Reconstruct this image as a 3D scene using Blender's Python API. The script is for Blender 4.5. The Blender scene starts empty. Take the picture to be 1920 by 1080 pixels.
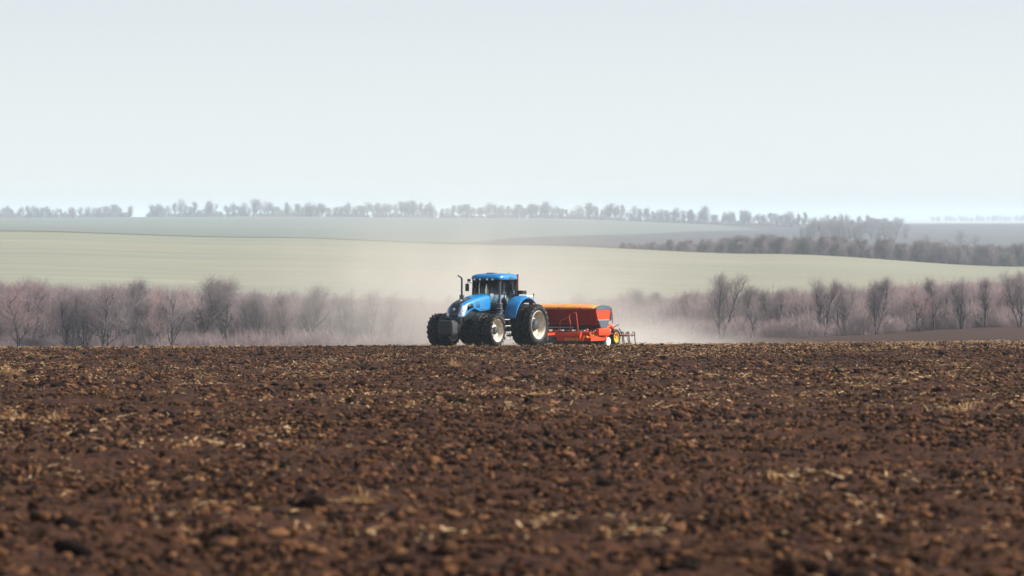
import bpy, bmesh, math, random
import numpy as np
from mathutils import Vector, Matrix
R = math.radians
PI = math.pi
scene = bpy.context.scene
C = scene.collection

# ------------------------------------------------------------------ camera
F = 10667.0            # focal length in pixels of the 1920 wide photograph (200 mm lens)
EYE = 2.3              # eye height over the near soil
cam_d = bpy.data.cameras.new('camera')
cam = bpy.data.objects.new('camera', cam_d); C.objects.link(cam)
cam_d.lens = 200; cam_d.sensor_width = 36; cam_d.clip_start = 0.5; cam_d.clip_end = 60000
cam.location = (0, 0, EYE); cam.rotation_euler = (PI/2 - 128.0/F, 0, 0)
cam_d.dof.use_dof = True; cam_d.dof.focus_distance = 325; cam_d.dof.aperture_fstop = 3.1
scene.camera = cam

# ------------------------------------------------------------------ sky, sun, exposure
SUN_EL = R(37)
SUN_DIR = Vector((0.97, 0.05, 0)).normalized()          # horizontal direction towards the sun
world = bpy.data.worlds.new('World'); scene.world = world; world.use_nodes = True
wn = world.node_tree; wn.nodes.clear()
sky = wn.nodes.new('ShaderNodeTexSky'); sky.sky_type = 'NISHITA'; sky.sun_disc = False
sky.sun_elevation = SUN_EL; sky.sun_rotation = math.atan2(SUN_DIR.x, SUN_DIR.y)
sky.altitude = 100; sky.air_density = 0.8; sky.dust_density = 0.05; sky.ozone_density = 3.0
hs = wn.nodes.new('ShaderNodeHueSaturation'); hs.inputs['Saturation'].default_value = 0.28
bg = wn.nodes.new('ShaderNodeBackground'); bg.inputs['Strength'].default_value = 0.070
wo = wn.nodes.new('ShaderNodeOutputWorld')
tint = wn.nodes.new('ShaderNodeMix'); tint.data_type = 'RGBA'; tint.blend_type = 'MULTIPLY'; tint.inputs['Factor'].default_value = 1
tint.inputs['B'].default_value = (0.972, 0.995, 1.030, 1)
wn.links.new(sky.outputs[0], hs.inputs['Color']); wn.links.new(hs.outputs[0], tint.inputs['A']); wn.links.new(tint.outputs['Result'], bg.inputs[0]); wn.links.new(bg.outputs[0], wo.inputs[0])
sl = bpy.data.lights.new('sun', 'SUN'); sl.energy = 5.0; sl.angle = R(0.6); sl.color = (1.0, 0.94, 0.86)
so = bpy.data.objects.new('sun', sl); C.objects.link(so)
sv = Vector((SUN_DIR.x*math.cos(SUN_EL), SUN_DIR.y*math.cos(SUN_EL), math.sin(SUN_EL)))
so.rotation_euler = sv.to_track_quat('Z', 'Y').to_euler(); so.location = (60, -20, 60)
vs = scene.view_settings
vs.view_transform = 'Standard'; vs.look = 'None'; vs.exposure = 0.9; vs.gamma = 1.0; vs.use_curve_mapping = False
scene.render.engine = 'CYCLES'
cy = scene.cycles
cy.use_denoising = True
cy.max_bounces = 8; cy.diffuse_bounces = 2; cy.glossy_bounces = 3; cy.transmission_bounces = 4
cy.transparent_max_bounces = 16; cy.volume_bounces = 1; cy.volume_step_rate = 0.8; cy.volume_max_steps = 256
cy.use_adaptive_sampling = True; cy.adaptive_threshold = 0.02

# ------------------------------------------------------------------ materials
MATS = {}
def mat(name, col, rough=0.6, metal=0.0, spec=0.5, coat=0.0, var=0.0, scale=4.0, col2=None, bump=0.0, bscale=30.0, transl=0.0, detail=6.0):
    m = bpy.data.materials.new(name); m.use_nodes = True
    nt = m.node_tree; b = nt.nodes['Principled BSDF']
    b.inputs['Roughness'].default_value = rough; b.inputs['Metallic'].default_value = metal
    b.inputs['Specular IOR Level'].default_value = spec
    if coat: b.inputs['Coat Weight'].default_value = coat; b.inputs['Coat Roughness'].default_value = 0.12
    tc = nt.nodes.new('ShaderNodeTexCoord')
    c2 = col2 or tuple(max(0, c*(1-var)) for c in col)
    nz = nt.nodes.new('ShaderNodeTexNoise'); nz.inputs['Scale'].default_value = scale; nz.inputs['Detail'].default_value = detail
    nt.links.new(tc.outputs['Object'], nz.inputs['Vector'])
    rp = nt.nodes.new('ShaderNodeValToRGB')
    rp.color_ramp.elements[0].position = 0.35; rp.color_ramp.elements[1].position = 0.65
    rp.color_ramp.elements[0].color = (*c2, 1); rp.color_ramp.elements[1].color = (*col, 1)
    nt.links.new(nz.outputs['Fac'], rp.inputs['Fac']); nt.links.new(rp.outputs['Color'], b.inputs['Base Color'])
    if bump:
        n2 = nt.nodes.new('ShaderNodeTexNoise'); n2.inputs['Scale'].default_value = bscale; n2.inputs['Detail'].default_value = 8
        nt.links.new(tc.outputs['Object'], n2.inputs['Vector'])
        bp = nt.nodes.new('ShaderNodeBump'); bp.inputs['Strength'].default_value = bump; bp.inputs['Distance'].default_value = 0.05
        nt.links.new(n2.outputs['Fac'], bp.inputs['Height']); nt.links.new(bp.outputs['Normal'], b.inputs['Normal'])
    MATS[name] = m
    return m

def soil_mat(name, dark, mid, light, scale, bump, island=0.0):
    """crumbly soil: dark moist and pale dry crumbs, one tone per loose piece"""
    m = bpy.data.materials.new(name); m.use_nodes = True; nt = m.node_tree; b = nt.nodes['Principled BSDF']
    b.inputs['Roughness'].default_value = .95; b.inputs['Specular IOR Level'].default_value = .12
    tc = nt.nodes.new('ShaderNodeTexCoord')
    nz = nt.nodes.new('ShaderNodeTexNoise'); nz.inputs['Scale'].default_value = scale; nz.inputs['Detail'].default_value = 12; nz.inputs['Roughness'].default_value = .72
    nt.links.new(tc.outputs['Object'], nz.inputs['Vector'])
    fac = nz.outputs['Fac']
    if island:
        g = nt.nodes.new('ShaderNodeNewGeometry'); oi = nt.nodes.new('ShaderNodeObjectInfo')
        a = nt.nodes.new('ShaderNodeMath'); a.operation = 'ADD'; nt.links.new(g.outputs['Random Per Island'], a.inputs[0]); nt.links.new(oi.outputs['Random'], a.inputs[1])
        fr = nt.nodes.new('ShaderNodeMath'); fr.operation = 'FRACT'; nt.links.new(a.outputs[0], fr.inputs[0])
        mr = nt.nodes.new('ShaderNodeMapRange'); mr.inputs['To Min'].default_value = -island; mr.inputs['To Max'].default_value = island; nt.links.new(fr.outputs[0], mr.inputs['Value'])
        ad = nt.nodes.new('ShaderNodeMath'); nt.links.new(fac, ad.inputs[0]); nt.links.new(mr.outputs[0], ad.inputs[1]); fac = ad.outputs[0]
    rp = nt.nodes.new('ShaderNodeValToRGB'); cr = rp.color_ramp; cr.elements[0].position = .30; cr.elements[0].color = (*dark, 1); cr.elements[1].position = .78; cr.elements[1].color = (*light, 1)
    e = cr.elements.new(.54); e.color = (*mid, 1)
    nt.links.new(fac, rp.inputs['Fac']); nt.links.new(rp.outputs[0], b.inputs['Base Color'])
    n2 = nt.nodes.new('ShaderNodeTexNoise'); n2.inputs['Scale'].default_value = bump; n2.inputs['Detail'].default_value = 8; nt.links.new(tc.outputs['Object'], n2.inputs['Vector'])
    bp = nt.nodes.new('ShaderNodeBump'); bp.inputs['Strength'].default_value = 1.0; bp.inputs['Distance'].default_value = .05; nt.links.new(n2.outputs['Fac'], bp.inputs['Height']); nt.links.new(bp.outputs[0], b.inputs['Normal'])
    MATS[name] = m
soil_mat('soil', (0.011, 0.0042, 0.0022), (0.042, 0.0165, 0.0075), (0.10, 0.043, 0.018), 2.2, 14)
soil_mat('clod', (0.008, 0.0032, 0.0018), (0.046, 0.0195, 0.0095), (0.18, 0.084, 0.037), 5.0, 40, .30)
soil_mat('straw', (0.22, 0.105, 0.04), (0.56, 0.33, 0.14), (0.80, 0.59, 0.34), 6.0, 40, .38)
soil_mat('dry_soil', (0.022, 0.011, 0.0075), (0.050, 0.026, 0.018), (0.095, 0.053, 0.035), 0.55, 2.0)
mat('valley', (0.16, 0.12, 0.085), 0.95, spec=0.1, col2=(0.10, 0.075, 0.06), scale=0.08)
mat('bark', (0.050, 0.041, 0.043), 0.9, spec=0.15, var=0.45, scale=3)
mat('twig', (0.37, 0.295, 0.30), 0.9, spec=0.1, col2=(0.22, 0.175, 0.18), scale=0.5)
mat('twig_red', (0.46, 0.32, 0.31), 0.9, spec=0.1, col2=(0.29, 0.205, 0.205), scale=0.5)
mat('twig_grey', (0.31, 0.26, 0.265), 0.9, spec=0.1, col2=(0.20, 0.165, 0.17), scale=0.5)
mat('brush', (0.39, 0.30, 0.295), 0.9, spec=0.1, col2=(0.20, 0.155, 0.16), scale=0.4)
# tractor and seeder
mat('blue', (0.001, 0.195, 0.50), 0.36, spec=0.4, coat=0.25, col2=(0.008, 0.165, 0.40), scale=2)
mat('black', (0.006, 0.006, 0.007), 0.45, var=0.3, scale=6)
mat('gloss_black', (0.008, 0.008, 0.01), 0.16, coat=0.6, var=0.2)
mat('rubber', (0.006, 0.006, 0.0065), 0.6, spec=0.3, col2=(0.013, 0.011, 0.010), scale=5)
mat('cream', (0.74, 0.69, 0.58), 0.5, col2=(0.50, 0.41, 0.30), scale=4)
mat('dark_grey', (0.05, 0.053, 0.06), 0.5, var=0.3)
mat('mid_grey', (0.085, 0.10, 0.125), 0.5, var=0.2)
mat('steel', (0.55, 0.54, 0.52), 0.35, metal=0.9, var=0.3, scale=8)
mat('worn_steel', (0.62, 0.60, 0.56), 0.5, metal=0.2, var=0.2, scale=8)
mat('pipe', (0.13, 0.12, 0.15), 0.4, metal=0.7, var=0.4, scale=6)
mat('orange', (0.62, 0.052, 0.004), 0.5, spec=0.3, col2=(0.50, 0.048, 0.007), scale=2)
mat('red', (0.30, 0.016, 0.005), 0.5, spec=0.3, col2=(0.23, 0.014, 0.006), scale=1.5)  # darker, redder copy of the orange paint: shade on the hopper front put into colour
mat('rust_red', (0.30, 0.05, 0.035), 0.5, var=0.2)
mat('tarp', (0.70, 0.31, 0.055), 0.6, col2=(0.66, 0.24, 0.04), scale=0.8)
mat('yellow', (0.75, 0.42, 0.02), 0.45, var=0.12, scale=4)
mat('white', (0.82, 0.82, 0.80), 0.4, var=0.05)
mat('lamp_glass', (0.78, 0.82, 0.86), 0.12, metal=0.35, coat=0.8, var=0.25, scale=9)
mat('seat_cloth', (0.03, 0.032, 0.036), 0.9, var=0.3)
mat('skin', (0.42, 0.24, 0.17), 0.6, var=0.1)
mat('jacket', (0.03, 0.035, 0.045), 0.85, var=0.4)
mat('cap_cloth', (0.02, 0.025, 0.04), 0.85, var=0.3)

def glass_mat():
    m = bpy.data.materials.new('tinted_glass'); m.use_nodes = True; nt = m.node_tree; nt.nodes.clear()
    o = nt.nodes.new('ShaderNodeOutputMaterial'); t = nt.nodes.new('ShaderNodeBsdfTransparent'); t.inputs[0].default_value = (0.93, 0.975, 0.97, 1)
    g = nt.nodes.new('ShaderNodeBsdfGlossy'); g.inputs['Roughness'].default_value = 0.03; g.inputs[0].default_value = (0.9, 0.95, 1, 1)
    f = nt.nodes.new('ShaderNodeFresnel'); f.inputs[0].default_value = 1.5; mx = nt.nodes.new('ShaderNodeMixShader')
    nt.links.new(f.outputs[0], mx.inputs[0]); nt.links.new(t.outputs[0], mx.inputs[1]); nt.links.new(g.outputs[0], mx.inputs[2]); nt.links.new(mx.outputs[0], o.inputs[0])
    MATS['glass'] = m
glass_mat()

def field_mat(name, c1, c2, c3, s1, s2, rot=0.0):
    """crop field: broad patches, drill-row streaks"""
    m = bpy.data.materials.new(name); m.use_nodes = True; nt = m.node_tree; b = nt.nodes['Principled BSDF']
    b.inputs['Roughness'].default_value = 0.95; b.inputs['Specular IOR Level'].default_value = 0.1
    tc = nt.nodes.new('ShaderNodeTexCoord')
    def noise(sc, scale, det):
        mp = nt.nodes.new('ShaderNodeMapping'); mp.inputs['Scale'].default_value = scale; mp.inputs['Rotation'].default_value = (0, 0, rot)
        nt.links.new(tc.outputs['Object'], mp.inputs['Vector'])
        n = nt.nodes.new('ShaderNodeTexNoise'); n.inputs['Scale'].default_value = sc; n.inputs['Detail'].default_value = det; n.inputs['Distortion'].default_value = 0.9
        nt.links.new(mp.outputs[0], n.inputs['Vector']); return n
    n1 = noise(s1, (1, 1, 1), 4); n2 = noise(s2, (0.16, 1.0, 1), 8); n3 = noise(0.035, (0.35, 1.0, 1), 9)
    r1 = nt.nodes.new('ShaderNodeValToRGB'); e = r1.color_ramp.elements; e[0].position = .35; e[1].position = .66
    e[0].color = (*c1, 1); e[1].color = (*c2, 1); nt.links.new(n1.outputs['Fac'], r1.inputs['Fac'])
    rr = nt.nodes.new('ShaderNodeValToRGB'); e = rr.color_ramp.elements; e[0].position = .5; e[1].position = .68
    e[0].color = (0, 0, 0, 1); e[1].color = (.55, .55, .55, 1); nt.links.new(n3.outputs['Fac'], rr.inputs['Fac'])
    mx = nt.nodes.new('ShaderNodeMix'); mx.data_type = 'RGBA'; nt.links.new(rr.outputs[0], mx.inputs['Factor'])
    nt.links.new(r1.outputs[0], mx.inputs['A']); mx.inputs['B'].default_value = (*c3, 1)
    r2 = nt.nodes.new('ShaderNodeValToRGB'); e = r2.color_ramp.elements; e[0].position = .35; e[1].position = .7
    e[0].color = (.80, .81, .82, 1); e[1].color = (1, 1, 1, 1); nt.links.new(n2.outputs['Fac'], r2.inputs['Fac'])
    mu = nt.nodes.new('ShaderNodeMix'); mu.data_type = 'RGBA'; mu.blend_type = 'MULTIPLY'; mu.inputs['Factor'].default_value = 1
    nt.links.new(mx.outputs['Result'], mu.inputs['A']); nt.links.new(r2.outputs[0], mu.inputs['B'])
    nt.links.new(mu.outputs['Result'], b.inputs['Base Color'])
    MATS[name] = m
field_mat('young_crop', (0.265, 0.250, 0.190), (0.222, 0.240, 0.185), (0.295, 0.265, 0.198), 0.003, 0.07, R(-6))
field_mat('far_crop', (0.150, 0.160, 0.128), (0.138, 0.150, 0.122), (0.162, 0.162, 0.132), 0.002, 0.02)
field_mat('far_plough', (0.085, 0.065, 0.065), (0.065, 0.052, 0.055), (0.11, 0.085, 0.08), 0.003, 0.02)
field_mat('far_land', (0.40, 0.40, 0.37), (0.34, 0.35, 0.33), (0.44, 0.42, 0.38), 0.002, 0.02)

# ------------------------------------------------------------------ helpers
def tag(o, label=None, cat=None, group=None, kind=None):
    if label: o['label'] = label
    if cat: o['category'] = cat
    if group: o['group'] = group
    if kind: o['kind'] = kind
    return o
def empty(name, loc=(0, 0, 0), rz=0.0, parent=None):
    o = bpy.data.objects.new(name, None); C.objects.link(o); o.location = loc; o.rotation_euler = (0, 0, rz)
    o.empty_display_size = 0.3
    if parent: o.parent = parent
    return o

class MB:
    def __init__(s): s.v = []; s.f = []
    def add(s, vs, fs):
        n = len(s.v); s.v += [tuple(v) for v in vs]; s.f += [tuple(i+n for i in f) for f in fs]; return s
    def box(s, x0, x1, y0, y1, z0, z1, bev=0.0, rot=None, org=None):
        bm = bmesh.new(); bmesh.ops.create_cube(bm, size=1)
        bmesh.ops.scale(bm, vec=(abs(x1-x0), abs(y1-y0), abs(z1-z0)), verts=bm.verts)
        bmesh.ops.translate(bm, vec=((x0+x1)/2, (y0+y1)/2, (z0+z1)/2), verts=bm.verts)
        if bev: bmesh.ops.bevel(bm, geom=bm.edges[:], offset=bev, segments=2, affect='EDGES', profile=0.6)
        if rot is not None:
            bmesh.ops.rotate(bm, cent=org or ((x0+x1)/2, (y0+y1)/2, (z0+z1)/2), matrix=rot, verts=bm.verts)
        return s.bm(bm)
    def bm(s, bm):
        bm.verts.index_update()
        s.add([v.co[:] for v in bm.verts], [[v.index for v in f.verts] for f in bm.faces]); bm.free(); return s
    def tube(s, pts, r, n=8, cap=True, up=None):
        pts = [Vector(p) for p in pts]; m = len(pts)
        rs = r if isinstance(r, (list, tuple)) else [r]*m
        vs = []; prev = None
        for i, p in enumerate(pts):
            t = (pts[min(i+1, m-1)] - pts[max(i-1, 0)]).normalized()
            if prev is None:
                a = Vector((0, 0, 1)) if abs(t.z) < .9 else Vector((1, 0, 0))
                u = t.cross(a).normalized()
            else:
                u = (prev - t*prev.dot(t)).normalized()
            prev = u; w = t.cross(u)
            for k in range(n):
                a = 2*PI*k/n; vs.append(p + (u*math.cos(a) + w*math.sin(a))*rs[i])
        fs = [(i*n+k, i*n+(k+1) % n, (i+1)*n+(k+1) % n, (i+1)*n+k) for i in range(m-1) for k in range(n)]
        if cap: fs += [tuple(range(n))[::-1], tuple((m-1)*n+k for k in range(n))]
        return s.add(vs, fs)
    def lathe(s, prof, n=32, axis='Y', cen=(0, 0, 0), cap=False):
        """prof: (offset along the axis, radius)"""
        vs = []; m = len(prof)
        for (a, r) in prof:
            for k in range(n):
                t = 2*PI*k/n; c, q = r*math.cos(t), r*math.sin(t)
                p = (c, a, q) if axis == 'Y' else ((a, c, q) if axis == 'X' else (c, q, a))
                vs.append((p[0]+cen[0], p[1]+cen[1], p[2]+cen[2]))
        fs = [(i*n+k, i*n+(k+1) % n, (i+1)*n+(k+1) % n, (i+1)*n+k) for i in range(m-1) for k in range(n)]
        if cap and prof[0][1] > 1e-4: fs.append(tuple(range(n))[::-1])
        if cap and prof[-1][1] > 1e-4: fs.append(tuple((m-1)*n+k for k in range(n)))
        return s.add(vs, fs)
    def prism(s, poly, y0, y1):
        """polygon in (x, z) run along y"""
        n = len(poly)
        vs = [(p[0], y0, p[1]) for p in poly] + [(p[0], y1, p[1]) for p in poly]
        fs = [tuple(range(n)), tuple(range(2*n-1, n-1, -1))] + [(i, n+i, n+(i+1) % n, (i+1) % n) for i in range(n)]
        return s.add(vs, fs)
    def grid(s, rows, closed=False):
        m, n = len(rows), len(rows[0])
        vs = [p for r in rows for p in r]
        return s.add(vs, [(i*n+k, i*n+k+1, (i+1)*n+k+1, (i+1)*n+k) for i in range(m-1) for k in range(n-1)])
    def mesh(s, name, m, smooth=0.6):
        me = bpy.data.meshes.new(name); me.from_pydata(s.v, [], s.f); me.validate()
        bm = bmesh.new(); bm.from_mesh(me); bmesh.ops.recalc_face_normals(bm, faces=bm.faces); bm.to_mesh(me); bm.free()
        me.materials.append(MATS[m]); me.shade_smooth(); me.set_sharp_from_angle(angle=smooth)
        return me
    def build(s, name, m, parent=None, loc=None, smooth=0.6):
        o = bpy.data.objects.new(name, s.mesh(name, m, smooth)); C.objects.link(o)
        if parent: o.parent = parent
        if loc: o.location = loc
        return o
def solid(o, t):
    md = o.modifiers.new('thick', 'SOLIDIFY'); md.thickness = t; md.offset = 0; return o
def px(x, d): return (x-960.0)/F*d                     # metres to the side of the view axis
def fast_mesh(name, V, Fa, m, smooth=True):
    """V (n,3), Fa (k,q) uniform polygons"""
    me = bpy.data.meshes.new(name); V = np.asarray(V, np.float32); Fa = np.asarray(Fa, np.int32)
    me.vertices.add(len(V)); me.vertices.foreach_set('co', V.ravel())
    q = Fa.shape[1]; me.loops.add(Fa.size); me.loops.foreach_set('vertex_index', Fa.ravel())
    me.polygons.add(len(Fa)); me.polygons.foreach_set('loop_start', np.arange(0, Fa.size, q, dtype=np.int32))
    me.update(calc_edges=True)
    if smooth: me.shade_smooth()
    me.materials.append(MATS[m]); return me

# ------------------------------------------------------------------ terrain heights
# v = how far a spot lies below the eye level, as a tangent times F, in columns over the view and rows of distance
COLX = np.array([-2400., -600., 0., 480., 960., 1440., 1920., 2500., 4300.])
COLU = (COLX-960)/F
ROWS = [
    (300., [242, 242, 241, 240, 240, 236, 232, 228, 228]),
    (345., [246, 246, 246, 246, 246, 238, 231, 226, 226]),
    (450., [252, 252, 252, 252, 252, 235, 219, 205, 205]),
    (540., [255, 255, 255, 255, 253, 228, 208, 192, 192]),
    (620., [252, 252, 252, 252, 250, 221, 200, 184, 184]),
    (700., [244, 244, 244, 244, 244, 212, 192, 178, 178]),
    (780., [212, 212, 212, 214, 214, 190, 178, 170, 170]),
    (900., [150, 150, 150, 158, 164, 158, 156, 156, 156]),
    (1050., [100, 100, 100, 110, 120, 126, 134, 140, 140]),
    (1250., [55, 55, 55, 66, 80, 93, 108, 118, 118]),
    (1500., [16, 16, 21, 33, 47, 64, 88, 105, 105]),
    (1650., [22, 22, 27, 41, 57, 78, 101, 112, 112]),
    (1900., [18, 18, 23, 33, 44, 58, 80, 90, 90]),
    (2300., [7, 7, 10, 16, 24, 38, 52, 58, 58]),
    (2700., [-2, -2, 0, 1, 6, 20, 30, 34, 34]),
    (3000., [-5, -5, -4, -6, -3, 9, 20, 22, 22]),
    (3300., [-4, -4, -3, -4, -1, 10, 12, 12, 12]),
    (4000., [-2, -2, -2, -2, 0, 6, 4, 4, 4]),
    (5000., [0, 0, 0, 0, 1, 7, 6, 6, 6]),
    (7500., [0, 0, 0, 0, -1, 1, 0, 0, 0]),
    (9500., [0, 0, 0, 0, 0, 1, 0, 0, 0]),
    (12500., [2, 2, 2, 2, 2, 2, 2, 2, 2]),
]
STRETCH = 3.0                                               # how far the country beyond the crop hill is drawn out
def fard(d): return np.where(np.asarray(d) > 1500, 1500+(np.asarray(d)-1500)*STRETCH, d)
RD = np.log(np.array([float(fard(r[0])) for r in ROWS])); RV = np.array([r[1] for r in ROWS], float)
def near_drop(d):
    # level eye drop of the ploughed slope: 1.3 % down, steepening past the crest at 262 m
    s0, s1 = 0.01378, 0.0226
    t = np.clip((d-256)/30.0, 0, None)
    ramp = np.where(t < 1, t*t/2, t-0.5)*30.0
    return EYE + s0*d + (s1-s0)*ramp
def height(x, d):
    x = np.asarray(x, float); d = np.maximum(np.asarray(d, float), 0.5)
    u = np.clip(x/d, COLU[0]*.999, COLU[-1]*.999)
    # cross slope of the near field: a little higher to the right
    un = np.clip(u, -0.12, 0.12)
    near = near_drop(d) - np.clip((d-30)/230, 0, 1)*d*(un+0.0)*(5.5/0.09)/F
    ld = np.clip(np.log(d), RD[0], RD[-1]-1e-6)
    i = np.clip(np.searchsorted(RD, ld, side='right')-1, 0, len(RD)-2)
    k = np.clip(np.searchsorted(COLU, u, side='right')-1, 0, len(COLU)-2)
    t = (ld-RD[i])/(RD[i+1]-RD[i]); w = (u-COLU[k])/(COLU[k+1]-COLU[k]); w = w*w*(3-2*w)
    def at(ii): return RV[ii, k]*(1-w)+RV[ii, k+1]*w
    p1, p2 = at(i), at(i+1); p0, p3 = at(np.maximum(i-1, 0)), at(np.minimum(i+2, len(RD)-1))
    m1 = (p2-p0)/2*.6; m2 = (p3-p1)/2*.6
    v = (2*t**3-3*t**2+1)*p1 + (t**3-2*t**2+t)*m1 + (-2*t**3+3*t**2)*p2 + (t**3-t**2)*m2
    far = v*d/F
    b = np.clip((d-288)/40.0, 0, 1); b = b*b*(3-2*b)
    return EYE - (near*(1-b) + far*b)
def hz(x, d): return float(height(np.array([x]), np.array([d]))[0])

# value noise for relief
rs_ = np.random.RandomState(7)
NT = rs_.rand(256, 256)
def vnoise(x, y):
    xi = np.floor(x).astype(int); yi = np.floor(y).astype(int); fx = x-xi; fy = y-yi
    fx = fx*fx*(3-2*fx); fy = fy*fy*(3-2*fy)
    a = NT[xi % 256, yi % 256]; b = NT[(xi+1) % 256, yi % 256]; c = NT[xi % 256, (yi+1) % 256]; d = NT[(xi+1) % 256, (yi+1) % 256]
    return (a*(1-fx)+b*fx)*(1-fy)+(c*(1-fx)+d*fx)*fy - .5
def relief(x, y):
    return np.interp(y, [0, 215, 245], [1, 1, .55])*relief_(x, y)
def relief_(x, y):
    return 0.09*vnoise(x/2.3, y/2.9) + 0.085*vnoise(x/.75+9, y/.9) + 0.14*vnoise(x/.27+40, y/.31+7) + 0.08*vnoise(x/.11, y/.12+3)

def sheet(name, ds, us, m, kind='structure', rel=None, label=None, dz=0.0, edge0=None, edge1=None):
    """terrain patch over distances ds and side tangents us; edge0/edge1 (u -> d) bend its near and far rims"""
    D, U = np.meshgrid(ds, us, indexing='ij')
    if edge0 is not None:
        t = (D-ds[0])/(ds[-1]-ds[0]); D = edge0(U)*(1-t)+edge1(U)*t
    X = U*D; Z = height(X, D) + dz
    if rel is not None: Z = Z + rel(X, D)
    V = np.stack([X, D, Z], -1).reshape(-1, 3); nr, nc = D.shape
    a = (np.arange(nr-1)[:, None]*nc+np.arange(nc-1)[None, :]).ravel()
    Fa = np.stack([a, a+1, a+nc+1, a+nc], -1)
    o = bpy.data.objects.new(name, fast_mesh(name, V, Fa, m)); C.objects.link(o)
    tag(o, label, None, None, kind); return o

U_IN = np.linspace(-0.125, 0.125, 420)
ds_near = np.exp(np.linspace(math.log(26), math.log(330), 1000))
fade = lambda x, y: relief(x, y)*np.clip((335-y)/30, 0, 1)
sheet('ploughed_field', ds_near, U_IN, 'soil', rel=fade, label='dark brown ploughed soil filling the whole foreground')
US = np.concatenate([np.linspace(-0.31, -0.14, 10), np.linspace(-0.125, 0.125, 160), np.linspace(0.14, 0.31, 10)])
# the same field out of frame, to either side and around the camera
for nm, us in (('ploughed_field', np.linspace(-0.9, -0.125, 60)), ('ploughed_field', np.linspace(0.125, 0.9, 60))):
    sheet(nm, np.exp(np.linspace(math.log(26), math.log(330), 70)), us, 'soil', label='ploughed soil continuing beside the view')
sheet('ploughed_field', np.linspace(0.5, 26, 14), np.linspace(-14, 14, 57), 'soil', label='ploughed soil at the feet of the viewer')
sheet('field_rise', np.exp(np.linspace(math.log(330), math.log(645), 90)), US, 'dry_soil', rel=lambda x, y: .10*vnoise(x/1.3, y/2.2)*np.clip((y-330)/20, 0, 1), label='smooth brown soil rising towards the trees on the right')
sheet('valley_ground', np.exp(np.linspace(math.log(645), math.log(760), 16)), US, 'valley', label='ground under the belt of bare trees')
sheet('crop_hill', np.exp(np.linspace(math.log(760), math.log(1590), 60)), US, 'young_crop', label='pale green crop on the hill behind the trees')
mat('margin', (0.10, 0.082, 0.065), 0.95, spec=0.1, var=0.4, scale=0.05)
sheet('field_margin', np.linspace(1486, 1502, 5), US, 'margin', label='thin brown margin along the top edge of the crop hill', dz=.12)
bl = lambda u: 1590+0*u
def mid_edge(u):       # rim between the dark ploughed hollow and the crop beyond it
    x = u*F+960
    return fard(np.interp(x, [-2500, 740, 870, 960, 1060, 1260, 1410, 1600, 4500], [1600, 1700, 1920, 2080, 2165, 2490, 2720, 2800, 2850]))
def far_edge(u):
    x = u*F+960
    return fard(np.interp(x, [-2500, 1150, 1300, 1440, 1600, 4500], [3050, 3050, 2960, 2740, 2812, 2862]))
dd = np.linspace(0, 1, 26)
sheet('hollow_soil', dd, US, 'far_plough', edge0=bl, edge1=mid_edge, label='greyish ploughed strip in the hollow behind the crop hill')
sheet('far_crop_field', dd, US, 'far_crop', edge0=mid_edge, edge1=far_edge, label='hazy grey green field below the far tree line')
sheet('far_soil', dd, US, 'far_plough', edge0=far_edge, edge1=lambda u: 8000+0*u, label='hazy brown field at the far right')
sheet('far_land', np.exp(np.linspace(math.log(8000), math.log(26000), 30)), US, 'far_land', label='faint land at the horizon')

# ------------------------------------------------------------------ haze
def haze_box():
    x0, x1, y0, y1, z0, z1 = -8300, 8300, -60, 26300, -26, 34
    o = MB().box(x0, x1, y0, y1, z0, z1).build('haze', 'white')
    m = bpy.data.materials.new('haze_air'); m.use_nodes = True; nt = m.node_tree; nt.nodes.clear()
    out = nt.nodes.new('ShaderNodeOutputMaterial'); v = nt.nodes.new('ShaderNodeVolumePrincipled')
    v.inputs['Color'].default_value = (0.74, 0.89, 1.0, 1); v.inputs['Density'].default_value = 0.000105
    v.inputs['Anisotropy'].default_value = 0.1
    nt.links.new(v.outputs[0], out.inputs['Volume'])
    o.data.materials.clear(); o.data.materials.append(m)
    tag(o, 'pale bluish spring haze over the whole landscape', None, None, 'stuff')
    o.display_type = 'WIRE'
haze_box()

# ------------------------------------------------------------------ soil clods and straw (uncountable)
rng = np.random.RandomState(11)
def ico():
    bm = bmesh.new(); bmesh.ops.create_icosphere(bm, subdivisions=2, radius=1)
    bm.verts.index_update(); V = np.array([v.co[:] for v in bm.verts]); Fa = np.array([[v.index for v in f.verts] for f in bm.faces]); bm.free(); return V, Fa
IV, IF = ico()
def clod_patch(n, rmin, rmax, rad):
    Vs, Fs = [], []; k = 0
    for _ in range(n):
        r = rmin*(rmax/rmin)**(rng.rand()**1.9)
        dirs = rng.randn(4, 3); dirs /= np.linalg.norm(dirs, axis=1)[:, None]
        s = 1 + (IV @ dirs.T * rng.uniform(-.38, .38, 4)).sum(1) + rng.uniform(-.34, .34, len(IV))
        for _c in range(5):                                    # broken flat faces
            dv = rng.randn(3); dv /= np.linalg.norm(dv); cut = rng.uniform(.35, .75); pr = IV @ dv
            s = np.where(pr*s > cut, cut/np.maximum(pr, .2), s)
        V = IV*s[:, None]*np.array([rng.uniform(.8, 1.5), rng.uniform(.6, 1.2), rng.uniform(.45, .95)])*r
        a = rng.rand()*6.28; c, q = math.cos(a), math.sin(a); V = V @ np.array([[c, -q, 0], [q, c, 0], [0, 0, 1]])
        rr = rad*math.sqrt(rng.rand()); th = rng.rand()*6.28
        V += np.array([rr*math.cos(th), rr*math.sin(th), r*rng.uniform(.05, .5)])
        Vs.append(V); Fs.append(IF+k); k += len(V)
    return fast_mesh('clods', np.concatenate(Vs), np.concatenate(Fs), 'clod', smooth=False)
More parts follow.
